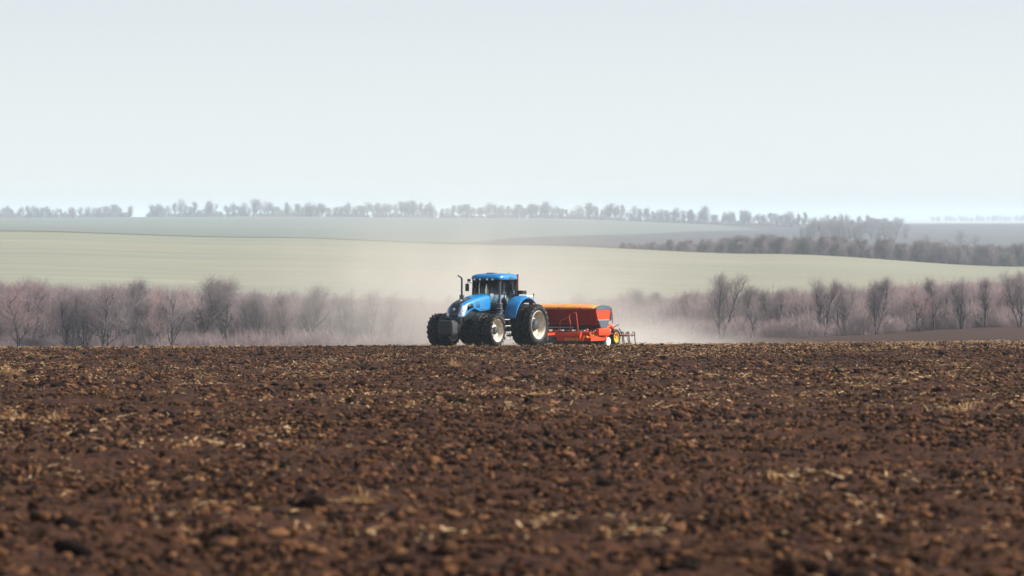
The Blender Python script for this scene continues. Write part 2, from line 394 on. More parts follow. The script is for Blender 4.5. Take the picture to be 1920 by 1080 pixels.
def prism_segments(P0, P1, R0, R1, n=3):
    """many n-sided sticks at once"""
    P0 = np.asarray(P0, float); P1 = np.asarray(P1, float); R0 = np.asarray(R0, float); R1 = np.asarray(R1, float)
    T = P1-P0; L = np.linalg.norm(T, axis=1); T = T/np.maximum(L, 1e-9)[:, None]
    A = np.where(np.abs(T[:, 2:3]) < .9, np.array([[0, 0, 1.]]), np.array([[1., 0, 0]]))
    Ux = np.cross(T, A); Ux /= np.linalg.norm(Ux, axis=1)[:, None]; W = np.cross(T, Ux)
    k = np.arange(n)*2*PI/n
    ring = Ux[:, None, :]*np.cos(k)[None, :, None] + W[:, None, :]*np.sin(k)[None, :, None]
    V = np.concatenate([P0[:, None, :]+ring*R0[:, None, None], P1[:, None, :]+ring*R1[:, None, None]], 1)
    base = np.arange(len(P0))[:, None]*2*n
    Fs = [np.concatenate([base+i, base+(i+1) % n, base+n+(i+1) % n, base+n+i], 1) for i in range(n)]
    return V.reshape(-1, 3), np.concatenate(Fs, 0)
def straw_patch(n, rad, tuft):
    P0, P1, ra, rb = [], [], [], []
    tc = rng.uniform(-rad, rad, (max(1, tuft), 2))
    for i in range(n):
        L = rng.uniform(.03, .12)*(2.4 if i < n//7 else 1); th = rng.rand()*6.28
        el = rng.uniform(-.15, .35) if rng.rand() < .9 else rng.uniform(.4, 1.2)
        if tuft and rng.rand() < .35:
            b = tc[rng.randint(len(tc))]+rng.randn(2)*.07
        else:
            b = rng.uniform(-rad, rad, 2)
        p = np.array([b[0], b[1], rng.uniform(.02, .14)])
        d = np.array([math.cos(th)*math.cos(el), math.sin(th)*math.cos(el), math.sin(el)])
        m_ = p+d*L*.5; e = m_+(d+np.array([0, 0, rng.uniform(-.5, .2)]))*L*.5
        w = rng.uniform(.004, .011)
        P0 += [p, m_]; P1 += [m_, e]; ra += [w, w]; rb += [w, w*.7]
    V, Fa = prism_segments(P0, P1, ra, rb)
    return fast_mesh('straw', V, Fa, 'straw', smooth=False)

def scatter(name, meshes, pts, rot, scl, label):
    """one object: points that carry the prototype meshes"""
    col = bpy.data.collections.new(name+'_kinds')
    for i, me in enumerate(meshes):
        o = bpy.data.objects.new('%s_kind' % name, me); col.objects.link(o)
    me = bpy.data.meshes.new(name); me.from_pydata([tuple(p) for p in pts], [], [])
    n = len(pts)
    for nm, tp, dat in (('rot', 'FLOAT', rot), ('scl', 'FLOAT', scl)):
        at = me.attributes.new(nm, tp, 'POINT'); at.data.foreach_set('value', np.asarray(dat, np.float32))
    at = me.attributes.new('pick', 'INT', 'POINT'); at.data.foreach_set('value', rng.randint(0, len(meshes), n).astype(np.int32))
    o = bpy.data.objects.new(name, me); C.objects.link(o)
    g = bpy.data.node_groups.new(name+'_scatter', 'GeometryNodeTree')
    g.interface.new_socket('Geometry', in_out='INPUT', socket_type='NodeSocketGeometry')
    g.interface.new_socket('Geometry', in_out='OUTPUT', socket_type='NodeSocketGeometry')
    N = g.nodes; L = g.links
    gi = N.new('NodeGroupInput'); go = N.new('NodeGroupOutput'); mp = N.new('GeometryNodeMeshToPoints'); ip = N.new('GeometryNodeInstanceOnPoints')
    ci = N.new('GeometryNodeCollectionInfo'); ci.inputs['Collection'].default_value = col; ci.inputs['Separate Children'].default_value = True
    ci.inputs['Reset Children'].default_value = True
    def named(nm, tp):
        a = N.new('GeometryNodeInputNamedAttribute'); a.data_type = tp; a.inputs['Name'].default_value = nm; return a
    ra = named('rot', 'FLOAT'); sa = named('scl', 'FLOAT'); pa = named('pick', 'INT')
    cx = N.new('ShaderNodeCombineXYZ'); L.new(ra.outputs[0], cx.inputs['Z'])
    L.new(gi.outputs[0], mp.inputs[0]); L.new(mp.outputs[0], ip.inputs['Points']); L.new(ci.outputs[0], ip.inputs['Instance'])
    ip.inputs['Pick Instance'].default_value = True; L.new(pa.outputs[0], ip.inputs['Instance Index'])
    L.new(cx.outputs[0], ip.inputs['Rotation']); L.new(sa.outputs[0], ip.inputs['Scale']); L.new(ip.outputs[0], go.inputs[0])
    md = o.modifiers.new('scatter', 'NODES'); md.node_group = g
    tag(o, label, None, None, 'stuff')
    return o
def field_points(dens, d0, d1, umax=.105, clump=0.0):
    """evenly random over the ground area"""
    area = umax*(d1*d1-d0*d0); n = int(area*dens)
    d = np.sqrt(d0*d0+rng.rand(n)*(d1*d1-d0*d0)); x = (rng.rand(n)*2-1)*umax*d
    if clump:
        keep = (.9*vnoise(x/9.+5, d/31.+2)+.7*vnoise(x/2.7+5, d/6.+2)+.6*vnoise(x/.9, d/1.5)+.5) > clump+.25*(rng.rand(n)-.5)
        x, d = x[keep], d[keep]
    z = height(x, d)+relief(x, d)*np.clip((335-d)/30, 0, 1)*.8
    return np.stack([x, d, z], -1)
small = [clod_patch(78, .010, .060, .75) for _ in range(12)]
big = [clod_patch(int(k), .035, .15, .95) for k in (3, 5, 6, 8, 10, 13, 16, 5)]
P = np.concatenate([field_points(1.5, 27, 110), field_points(.75, 110, 305)])
scatter('soil_clods', small, P, rng.rand(len(P))*6.28, rng.uniform(.8, 1.25, len(P)), 'fine broken clods of dark soil covering the ploughed field')
P = field_points(.26, 27, 305)
scatter('soil_lumps', big, P, rng.rand(len(P))*6.28, rng.uniform(.7, 1.2, len(P)), 'larger lumps of turned soil on the ploughed field')
st = [straw_patch(int(k), .8, 1) for k in (2, 3, 3, 4, 5, 6, 7, 8, 10, 14, 20, 30)]
P = np.concatenate([field_points(.34, 27, 90, clump=.50), field_points(.42, 90, 305, clump=.47)])
scatter('straw_stubble', st, P, rng.rand(len(P))*6.28, rng.uniform(.8, 1.3, len(P)), 'golden straw and stubble bits lying on the ploughed soil')

# loose heaps of dry straw that stand out
def straw_heap(ix, iy, wm, hm, n, label):
    v = (iy-412)/F; d = EYE/(v-.01378); x = px(ix, d); rd = np.random.RandomState(int(ix+iy)); P0, P1, a, b = [], [], [], []
    for i in range(n):
        o = np.array([rd.randn()*wm*.32, rd.randn()*wm*.3, 0]); p = o+np.array([0, 0, rd.rand()*hm*.5*math.exp(-(o[0]/wm*2)**2)])
        th = rd.rand()*6.28; el = rd.uniform(-.1, 1.0); L = rd.uniform(.10, .30)
        dv = np.array([math.cos(th)*math.cos(el), math.sin(th)*math.cos(el), math.sin(el)]); m_ = p+dv*L*.5; e = m_+(dv+rd.randn(3)*.3)*L*.5
        P0 += [p, m_]; P1 += [m_, e]; w = rd.uniform(.004, .008); a += [w, w]; b += [w, w*.6]
    V, Fa = prism_segments(P0, P1, a, b)
    o = bpy.data.objects.new('straw_heap', fast_mesh('straw_heap', V, Fa, 'straw', smooth=False)); C.objects.link(o); o.location = (x, d, hz(x, d)+float(relief(np.array([x]), np.array([d]))[0])*.8+.02)
    tag(o, label, None, 'loose heaps of dry straw on the soil', 'stuff')
straw_heap(12, 706, .55, .30, 260, 'bright pale straw heap at the left frame edge near the crest')
straw_heap(22, 792, .50, .16, 120, 'low golden straw heap at the left frame edge, halfway down the soil')
straw_heap(108, 788, .32, .15, 80, 'small golden straw heap right of the low one at the left edge')
straw_heap(852, 690, .35, .28, 70, 'sprig of upright pale straw just below the tractor front wheels')
straw_heap(682, 946, .13, .07, 40, 'small blurred golden straw heap in the near soil below the tractor')
straw_heap(1800, 776, .8, .12, 110, 'scattered pale straw heap on the soil at the right')
straw_heap(1120, 702, .35, .12, 50, 'flat pale straw heap on the soil below the drill')
# ------------------------------------------------------------------ bare trees
def gen_tree(seed, H=8.0, stems=1, spread=.55, vase=.5, low=.25, thick=.02, dens=1.0, wob=.16):
    rd = random.Random(seed)
    segs = []                                                  # p, q, r0, r1, level
    def rv(): return Vector((rd.gauss(0, 1), rd.gauss(0, 1), rd.gauss(0, 1)))
    ND = [9, 6, 4, 2, 1]; WO = [wob*.55, wob*.8, wob, .2, .15]; TR = [.10, .17*vase*2, .30*vase, .30*vase, .2*vase]
    def grow(p, d, L, r, lev):
        n = ND[lev]; st_ = L/n
        for i in range(n):
            d = (d + rv()*WO[lev] + Vector((0, 0, 1))*TR[lev]).normalized()
            q = p + d*st_; r1 = max(r*(1-.82/n*(1 if lev < 3 else .8)), .0045)
            segs.append((p, q, r, r1, lev)); p, r = q, r1
            f = (i+1)/n
            if lev == 0 and f < low: continue
            if lev >= 4: continue
            k = [2.0, 1.55, 1.6, 2.0][lev]*dens if lev < 3 else 1.9*dens
            k = int(k) + (rd.random() < k-int(k))
            for _ in range(k):
                a = rv(); a = (a - d*a.dot(d)).normalized()
                ang = rd.uniform(.55, 1.1)*[spread*1.25, .9, .85, .8][lev]
                nd = (d*math.cos(ang) + a*math.sin(ang)).normalized()
                if lev == 0: nl = H*rd.uniform(.28, .5)*(1.15-f*.68)
                else: nl = L*rd.uniform(.32, .55)*(1.15-.45*f) if lev < 3 else rd.uniform(.3, .65)
                if lev == 2: nl = rd.uniform(.6, 1.25)*H/8
                grow(p, nd, nl, max(r*rd.uniform(.45, .68), .006), lev+1)
    for s in range(stems):
        a = 2*PI*s/max(stems, 1)+rd.random(); lean = 0.04 if stems == 1 else rd.uniform(.10, .30)
        d = Vector((math.cos(a)*lean, math.sin(a)*lean, 1)).normalized()
        grow(Vector((math.cos(a)*.12*(stems > 1), math.sin(a)*.12*(stems > 1), -.15)), d, H*rd.uniform(.8, .95), H*thick/(stems**.4), 0)
    return segs
def tree_meshes(seed, tw, **k):
    segs = gen_tree(seed, **k)
    out = []
    for levs, n, nm, m in (((0, 1, 2), 4, 'trunk', 'bark'), ((3, 4), 3, 'crown', tw)):
        S = [s for s in segs if s[4] in levs]
        fat = 1.12 if nm == 'trunk' else .85
        V, Fa = prism_segments([s[0] for s in S], [s[1] for s in S], [s[2]*fat for s in S], [s[3]*fat for s in S], n)
        out.append(fast_mesh(nm, V, Fa, m))
    return out
KIND = {
 'vase': [tree_meshes(1, 'twig_grey', stems=3, spread=.55, vase=.7, low=.12, thick=.021, dens=.84),
          tree_meshes(2, 'twig', stems=2, spread=.6, vase=.65, low=.12, thick=.021, dens=.95),
          tree_meshes(3, 'twig_grey', stems=4, spread=.5, vase=.8, low=.15, thick=.021, dens=.76)],
 'tall': [tree_meshes(4, 'twig_grey', stems=1, spread=.5, vase=.8, low=.15, thick=.018, dens=1.06),
          tree_meshes(5, 'twig', stems=1, spread=.58, vase=.65, low=.18, thick=.019, dens=1.05)],
 'round': [tree_meshes(6, 'twig_red', stems=2, spread=.85, vase=.35, low=.15, thick=.017, dens=.92),
           tree_meshes(7, 'twig', stems=3, spread=.8, vase=.4, low=.15, thick=.017, dens=.84),
           tree_meshes(8, 'twig_red', stems=2, spread=.75, vase=.5, low=.15, thick=.017, dens=.95)],
 'oak': [tree_meshes(9, 'twig_grey', stems=1, spread=1.0, vase=.38, low=.25, thick=.024, dens=1.05),
         tree_meshes(10, 'twig_grey', stems=1, spread=.95, vase=.42, low=.2, thick=.022, dens=1.05)],
 'shrub': [tree_meshes(11, 'twig', H=5, stems=5, spread=.8, vase=.5, low=.05, thick=.010, dens=.78),
           tree_meshes(12, 'twig_red', H=5, stems=5, spread=.8, vase=.4, low=.05, thick=.010, dens=.78),
           tree_meshes(13, 'twig_grey', H=5, stems=6, spread=.7, vase=.5, low=.05, thick=.010, dens=.74)],
}
trng = random.Random(5)
def tree(kind, idx, x_px, d, h, label, group, name='bare_tree', cat='tree', wide=1.0, sink=0.0):
    x = px(x_px, d)
    me = KIND[kind][idx % len(KIND[kind])]
    H0 = KIND_H[kind][idx % len(KIND[kind])]
    r = empty(name, (x, d, hz(x, d)-sink), trng.uniform(0, 6.28)); s = h/H0
    r.scale = (s*wide, s*wide, s)
    for nm, m in zip(('trunk', 'crown') if cat == 'tree' else ('stem', 'twigs'), me):
        o = bpy.data.objects.new(nm, m); C.objects.link(o); o.parent = r
    return tag(r, label, cat, group)
KIND_H = {k: [max(max(v.co.z for v in m.vertices) for m in ms) for ms in L] for k, L in KIND.items()}

G1 = 'bare trees in the belt behind the ploughed field'
def belt_h(x, d, top): return (hz(px(x, d), d) - EYE)*-1 - (top-412)/F*d
# trees of the belt that stand out one by one: kind, variant, x, top y, distance, width, label
lone = [
 ('vase', 0, 1352, 503, 600, 1.15, 'tallest many-stemmed bare tree right of the dust, twin crown above the belt'),
 ('tall', 0, 1409, 527, 606, 1.2, 'slim bare tree with a high fork just right of the tall twin-crowned tree'),
 ('tall', 1, 1466, 534, 615, 1.1, 'thin grey bare tree in the gap before the dark broad-crowned pair'),
 ('vase', 1, 1543, 511, 602, 1.0, 'dark vase-shaped bare tree, first of the broad-crowned pair'),
 ('vase', 2, 1583, 514, 606, 1.0, 'dark bare tree with upswept limbs, second of the broad-crowned pair'),
 ('vase', 0, 1642, 512, 602, .95, 'dark bare tree with a stout low trunk right of the broad-crowned pair'),
 ('round', 2, 1722, 530, 598, 1.15, 'low bushy bare tree fanning out from the ground at the soil edge'),
 ('tall', 0, 1752, 512, 604, 1.2, 'straight bare tree rising beside the low fan-shaped bushy tree'),
 ('vase', 2, 1803, 514, 600, 1.15, 'wide fan-shaped bare tree with dark limbs on the rising soil'),
 ('tall', 1, 1849, 514, 606, 1.1, 'narrow upright bare tree right of the wide fan-shaped tree'),
 ('round', 0, 1878, 530, 612, .8, 'reddish twiggy small tree near the edge of the belt'),
 ('vase', 0, 1912, 500, 596, 1.05, 'tall bare tree cut by the frame at the right end of the belt'),
 ('round', 1, 1235, 545, 640, 1.0, 'pale dusty tree half veiled by dust behind the seeder end'),
 ('tall', 0, 1192, 534, 640, 1.2, 'thin pale tree veiled by dust above the seeder hopper end'),
 ('tall', 1, 1290, 540, 630, 1.2, 'thin pale tree at the right rim of the dust cloud'),
 ('round', 0, 35, 520, 604, 1.1, 'spreading reddish bare tree at the left end of the belt'),
 ('vase', 1, 130, 530, 610, 1.1, 'forked dark bare tree among the reddish thicket on the left'),
 ('round', 2, 70, 515, 630, 1.0, 'reddish twiggy crown topping the thicket on the far left'),
 ('round', 1, 196, 522, 604, 1.2, 'broad reddish bare tree with low spreading boughs in the left thicket'),
 ('tall', 0, 252, 513, 625, 1.2, 'slender tree poking just above the reddish thicket'),
 ('oak', 1, 323, 532, 596, .95, 'tree with a thick dark straight trunk at the soil edge on the left'),
 ('tall', 0, 384, 508, 612, 1.4, 'slim bare tree with a feathery top, first of the tall pair on the left'),
 ('tall', 1, 428, 510, 614, 1.4, 'slim bare tree with a rounder top, second of the tall pair on the left'),
 ('vase', 0, 478, 536, 606, .9, 'bare tree with clustered dark stems right of the tall pair'),
 ('tall', 1, 530, 540, 606, 1.2, 'thin-stemmed tree where the thicket begins to fade into dust'),
 ('tall', 0, 582, 524, 612, 1.4, 'slim faded tree standing above the dusty end of the thicket'),
 ('vase', 2, 655, 533, 618, .9, 'pale many-stemmed tree in the dust left of the tractor'),
 ('tall', 1, 700, 536, 622, 1.2, 'pale thin tree in the dust left of the tractor exhaust'),
 ('tall', 0, 752, 552, 628, 1.2, 'faint thin tree in the dust nearest the tractor front'),
]
marks = [(1352, 'tall twin-crowned tree'), (1440, 'two slim lone trees'), (1562, 'dark broad-crowned pair'), (1642, 'stout-trunked dark tree'), (1735, 'low fan-shaped bushy tree'), (1803, 'wide fan-shaped dark tree'), (1890, 'tall right-edge tree'),
         (1235, 'drill end, in thin dust'), (1110, 'orange hopper, in the dust'), (1000, 'tractor rear wheel, in the dust'), (900, 'tractor cab, in the dust'), (770, 'tractor front, in the dust'), (680, 'pale thin trees in the dust'), (582, 'slim faded tree'), (500, 'tree with clustered stems'),
         (406, 'tall slim pair'), (323, 'thick dark trunk'), (252, 'slender tree above the thicket'), (190, 'broad reddish tree'), (130, 'forked dark tree'), (50, 'spreading left-edge tree')]
def near_mark(x, first):
    mx, nm = min(marks, key=lambda q: abs(q[0]-x))
    return '%s %s the %s' % (first, 'just left behind' if x < mx else 'just right behind', nm)
for k, i, x, top, d, w, lb in lone:
    tree(k, i, x, d, belt_h(x, d, top), lb, G1, wide=w)
# the rest of the belt: nothing tells these apart
tl = random.Random(21)
def fill(n, x0, x1, d0, d1, tops, kinds, label, wide):
    for j in range(n):
        x = x0+(x1-x0)*(j+tl.uniform(.1, .9))/n; d = tl.uniform(d0, d1)
        top = np.interp(x, tops[0], tops[1]) + tl.gauss(0, 7)
        k = tl.choice(kinds); tree(k, tl.randrange(3), x, d, max(3.5, belt_h(x, d, top)), near_mark(x, label), G1, wide=wide*tl.uniform(.9, 1.2))
LT = ([-80, 0, 100, 250, 330, 500, 650, 800, 960], [520, 524, 528, 530, 545, 545, 548, 556, 565])
fill(44, -90, 500, 606, 690, LT, ['round', 'round', 'vase', 'tall'], 'reddish bare thicket tree', 1.1)
fill(24, 480, 860, 615, 690, LT, ['tall', 'round', 'tall'], 'pale veiled bare tree', 1.05)
RT = ([840, 1000, 1150, 1300, 1450, 1600, 1920, 2000], [562, 560, 548, 545, 542, 540, 535, 535])
fill(24, 850, 1330, 640, 690, RT, ['tall', 'round', 'tall'], 'pale veiled bare tree', 1.05)
fill(44, 1320, 2010, 622, 690, RT, ['tall', 'round', 'vase', 'tall'], 'grey bare tree', 1.05)
# brushwood at the foot of the belt
def bush_mesh(seed, H, n):
    rd = np.random.RandomState(seed); P0, P1, a, b = [], [], [], []
    for i in range(n):
        o = rd.randn(2)*H*.38; th = rd.rand()*6.28; el = rd.uniform(.5, 1.5); L = H*rd.uniform(.25, .6)
        z = rd.rand()**1.4*H*.55; p = np.array([o[0], o[1], z])
        d = np.array([math.cos(th)*math.cos(el), math.sin(th)*math.cos(el), math.sin(el)])
        m_ = p+d*L*.5; e = m_+(d+rd.randn(3)*.25)*L*.5
        P0 += [p, m_]; P1 += [m_, e]; a += [.011, .009]; b += [.009, .005]
    V, Fa = prism_segments(P0, P1, a, b); return fast_mesh('brushwood', V, Fa, 'brush')
bushes = [bush_mesh(s, 2.6, 900) for s in range(5)]
nb = 620
bx = rng.uniform(-140, 2060, nb); bd = rng.uniform(600, 700, nb); bX = (bx-960)/F*bd
P = np.stack([bX, bd, height(bX, bd)-.1], -1)
scatter('brushwood', bushes, P, rng.rand(nb)*6.28, rng.uniform(.6, 1.25, nb), 'tangled mauve brushwood filling the foot of the tree belt')

# upright thin growth that knits the belt together
def thicket_mesh(seed, H, n):
    rd = np.random.RandomState(seed); P0, P1, a, b = [], [], [], []
    for i in range(n):
        o = rd.randn(2)*H*.30; z = H*(rd.rand()**.8)*.72; th = rd.rand()*6.28; el = rd.uniform(.75, 1.55); L = H*rd.uniform(.12, .34)
        p = np.array([o[0], o[1], z]); d = np.array([math.cos(th)*math.cos(el), math.sin(th)*math.cos(el), math.sin(el)])
        m_ = p+d*L*.5; e = m_+(d+rd.randn(3)*.22)*L*.5; w = .010 if i % 9 else .022
        P0 += [p, m_]; P1 += [m_, e]; a += [w, w*.8]; b += [w*.8, w*.45]
    V, Fa = prism_segments(P0, P1, a, b); return fast_mesh('thicket', V, Fa, 'brush')
thk = [thicket_mesh(40+q, 6.6, 1500) for q in range(6)]
tx_ = np.concatenate([rng.uniform(-120, 520, 260), rng.uniform(500, 900, 120), rng.uniform(1000, 1330, 80), rng.uniform(1320, 2040, 170)])
td_ = rng.uniform(625, 705, len(tx_)); tX = (tx_-960)/F*td_
sc_ = np.interp(tx_, [-120, 300, 520, 900, 1330, 2040], [1.12, 1.06, .98, .85, .78, .80])*rng.uniform(.8, 1.12, len(tx_))
scatter('thicket', thk, np.stack([tX, td_, height(tX, td_)-.2], -1), rng.rand(len(tx_))*6.28, sc_, 'fine upright mauve growth knitting the bare tree belt together')

# trees on the far ridge
G2 = 'hazy trees on the far ridge'
big_ridge = [
 ('oak', 0, 335, 369, 1.0, 'largest hazy tree on the far ridge, round crown at the left'),
 ('oak', 1, 392, 373, .9, 'round hazy ridge tree just right of the largest one'),
 ('oak', 1, 286, 381, .9, 'small round hazy ridge tree right beside the gap in the line'),
 ('oak', 0, 440, 377, .9, 'hazy ridge tree standing above the tall slim pair of the belt'),
 ('oak', 0, 1022, 380, .85, 'dark-crowned ridge tree straight above the tractor rear wheel'),
 ('oak', 1, 1105, 378, .9, 'taller hazy ridge tree with an open crown right of the tractor line'),
 ('vase', 0, 1140, 378, .9, 'upright hazy ridge tree next to the open-crowned one'),
 ('oak', 0, 1324, 387, 1.1, 'broad hazy tree standing alone-looking on the descending ridge'),
 ('oak', 1, 1402, 391, .9, 'hazy tree right of the broad one on the descending ridge'),
 ('oak', 0, 650, 375, .8, 'hazy ridge tree rising highest in the stretch left of the tractor'),
 ('oak', 1, 806, 376, .8, 'hazy ridge tree above the tractor front wheels'),
]
def ridge_d(x): return float(fard(np.interp(x, [0, 1100, 1450, 1600, 1700], [3020, 3020, 2900, 2700, 2500])))
for k, i, x, top, w, lb in big_ridge:
    d = ridge_d(x)-30; tree(k, i, x, d, max(5, belt_h(x, d, top)), lb, G2, 'ridge_tree', wide=w)
x = 2.0
tl = random.Random(8)
while x < 1690:
    if not (246 < x < 274):
        d = ridge_d(x)+tl.uniform(-15, 60)
        top = np.interp(x, [0, 240, 300, 700, 1000, 1200, 1300, 1400, 1500, 1690], [387, 388, 386, 382, 384, 390, 396, 399, 403, 410]) + tl.gauss(0, 5.0)
        RM = [(60, 'left frame edge'), (200, 'gap in the line, left of it'), (286, 'small round tree beside the gap'), (335, 'largest ridge tree'), (392, 'round tree beside the largest'), (440, 'tree above the tall slim pair'), (540, 'stretch above the slim faded tree'), (650, 'highest tree left of the tractor'), (730, 'stretch left of the tractor front'), (806, 'tree above the front wheels'), (900, 'stretch above the cab'), (1022, 'dark-crowned tree above the rear wheel'), (1122, 'open-crowned tree above the hopper'), (1220, 'stretch right of the hopper'), (1324, 'broad tree on the descending ridge'), (1402, 'tree right of the broad one'), (1480, 'low end of the ridge line'), (1580, 'grove at the ridge foot'), (1670, 'right end of the grove')]
        mx, nm = min(RM, key=lambda q: abs(q[0]-x)); lb = 'hazy ridge tree %s by the %s' % ('left' if x < mx else 'right', nm)
        tree(tl.choice(['oak', 'oak', 'oak', 'vase', 'tall']), tl.choice([0, 1, 2]), x, d, max(4, belt_h(x, d, top)), lb, G2, 'ridge_tree', wide=tl.uniform(1.0, 1.75))
    x += tl.choice([2.5, 4, 5, 6, 8, 11])*tl.uniform(.8, 1.2)
nb = 520
bx = rng.uniform(0, 1700, nb); bx = bx[(bx < 244) | (bx > 276)]; nb = len(bx)
bd = fard(np.interp(bx, [0, 1100, 1450, 1600, 1700], [3020, 3020, 2900, 2700, 2500]))+rng.uniform(-5, 70, nb); bX = (bx-960)/F*bd
P = np.stack([bX, bd, height(bX, bd)-.1], -1)
scatter('ridge_brush', bushes, P, rng.rand(nb)*6.28, rng.uniform(1.0, 2.3, nb), 'hazy brush between the trees of the far ridge')
# wood in the hollow, right
G3 = 'hazy trees in the hollow on the right'
for j in range(46):
    x = tl.uniform(1490, 1700); d = float(fard(2150+ (x-1490)*.6 + tl.uniform(-60, 300))); h = tl.uniform(8, 16)
    tree(tl.choice(['oak', 'vase']), tl.choice([0, 0, 2]), x, d, h, 'bluish hazy grove tree at the descending ridge foot, '+('left end of the grove' if x < 1540 else 'middle of the grove' if x < 1640 else 'right end of the grove'), G3, 'hollow_tree', wide=1.15)
for x, d, h, w, lb in ((1800, 3600, 13, 1.3, 'round bluish tree clump standing alone in the hollow at the right'), (1738, 3500, 10, 1.2, 'pale round tree left of the lone bluish clump in the hollow'), (1826, 3650, 10, 1.3, 'lower tree leaning on the lone bluish clump in the hollow'), (1780, 3560, 8, 1.3, 'small tree at the front of the lone bluish clump')):
    tree('oak', int(x) % 2, x, d, h, lb, G3, 'hollow_tree', wide=w)
G4 = 'bushes along the far rim of the crop hill'
for j in range(150):
    x = 1150 + 820*(j+tl.random())/150.0
    d = tl.uniform(1690, 1880)
    hh = np.interp(x, [1150, 1250, 1400, 1600, 1920], [2.6, 4.4, 7.0, 7.4, 8.0])*tl.uniform(.75, 1.2)
    top = 412+ (EYE-hz(px(x, d), d)-hh)/d*F
    tree('shrub', tl.choice([0, 2, 2]), x, d, hh, 'mauve bush in the hollow hedge, seen above the '+min(marks, key=lambda q: abs(q[0]-x))[1], G4, 'hedge_bush', 'bush', wide=1.35)
# faint trees at the horizon, right
G5 = 'faint trees at the horizon'
for j in range(26):
    x = 1745 + 190*(j+tl.random())/26.0; d = 13500+tl.uniform(-80, 80)
    tree(tl.choice(['oak', 'round']), j, x, d, tl.uniform(13, 20), 'faint bluish tree in the last line at the right horizon', G5, 'horizon_tree', wide=1.6)

# ------------------------------------------------------------------ tractor
HEAD = R(-120)                                              # nose towards the viewer and to the left
TD = 10667/39.0
TX, TY = px(942.5, TD), TD
tz = hz(TX, TY)+.10
tractor = empty('tractor', (TX, TY, tz+0.02), HEAD)
tag(tractor, 'blue four-wheel-drive tractor with dual tyres driving across the ploughed field', 'tractor')

def tyre_mesh(Ro, w, Rr, nl, lug):
    """agricultural tyre about the Y axis, outer radius Ro over the bars"""
    m = MB(); Rc = Ro-lug; h = w/2
    m.lathe([(-h*.80, Rr), (-h*.97, Rr+.07), (-h*1.02, (Rr+Rc)/2), (-h*.98, Rc-.10), (-h*.86, Rc-.03), (-h*.45, Rc), (0, Rc+.006), (h*.45, Rc), (h*.86, Rc-.03), (h*.98, Rc-.10), (h*1.02, (Rr+Rc)/2), (h*.97, Rr+.07), (h*.80, Rr), (0, Rr-.04), (-h*.80, Rr)], 48)
    for side in (-1, 1):
        for k in range(nl):
            a0 = 2*PI*(k+(.5 if side > 0 else 0))/nl
            st = [(.02, 0.0, Ro-.004), (.45, .13, Ro), (.80, .25, Ro-.012), (1.0, .30, Ro-.055), (1.015, .31, Ro-.15)]
            wd = .052/Ro
            vs = []
            for (f, da, r) in st:
                for sg in (-1, 1):
                    for rr, ww in ((r, wd*.8), (r-lug-.03, wd*1.35)):
                        a = a0 + da*1.15 + sg*ww/2*1.6
                        vs.append((rr*math.cos(a), side*h*f, rr*math.sin(a)))
            fs = [(0, 1, 3, 2), (16, 18, 19, 17)]
            for i in range(4):
                b = i*4; fs += [(b, b+2, b+6, b+4), (b, b+4, b+5, b+1), (b+2, b+3, b+7, b+6)]
            m.add(vs, fs)
    return m.mesh('tyre', 'rubber', .7)
def rim_mesh(Rr, w, dish, out=1):
    """dished steel wheel; out = side of the open dish"""
    h = w/2*.80*out
    m = MB(); a = out
    m.lathe([(h, Rr+.015), (h+.02*a, Rr-.01), (h-.02*a, Rr-.045), (h-.12*a, Rr-.075), (h-dish*a, Rr-.10), (h-dish*a-.03*a, Rr*.62), (h-dish*a+.02*a, Rr*.50), (h-dish*a+.03*a, .0)], 48)
    m.lathe([(-h, Rr+.012), (-h, Rr-.03), (h-dish*a, Rr-.09)], 48)
    return m.mesh('rim', 'cream', .6)
def hub_mesh(r, l, out=1):
    m = MB()
    m.lathe([(0, r*1.25), (l*.3*out, r*1.22), (l*.35*out, r), (l*.9*out, r*.9), (l*out, r*.6), (l*out, 0)], 24)
    for k in range(10):
        a = 2*PI*k/10; m.lathe([(l*.3*out, .022), (l*.3*out+.03*out, .022), (l*.3*out+.035*out, 0)], 8, cen=(math.cos(a)*r*1.12, 0, math.sin(a)*r*1.12))
    return m.mesh('hub', 'dark_grey', .6)
TF = tyre_mesh(.795, .50, .545, 18, .06); TR_ = tyre_mesh(1.005, .50, .68, 21, .065)
RIMS = {}
def wheel(root, X, Y, front, outer, steer=0.0):
    side = 1 if Y > 0 else -1
    Ro, Rr, w = (.795, .545, .50) if front else (1.005, .68, .50)
    e = empty('wheel', (X, Y, Ro-.05), steer, root)
    def ch(nm, me, y=0):
        o = bpy.data.objects.new(nm, me); C.objects.link(o); o.parent = e; o.location.y = y; return o
    t = ch('tyre', TF if front else TR_); t.rotation_euler.y = trng.uniform(0, 1)
    key = (front, outer, side)
    if key not in RIMS:
        dish = (.20 if front else .30) if outer else .12
        RIMS[key] = (rim_mesh(Rr, w, dish, side), hub_mesh(.15 if front else .24, .12 if front else .2, side), (w/2*.8-dish)*side)
    r, h, y = RIMS[key]
    ch('rim', r); ch('hub', h, y+.03*side)
for X, Ys, fr in ((3.45, (.92, 1.52), True), (0.0, (1.20, 1.78), False)):
    for s in (-1, 1):
        for i, y in enumerate(Ys): wheel(tractor, X, s*y, fr, i == 1)

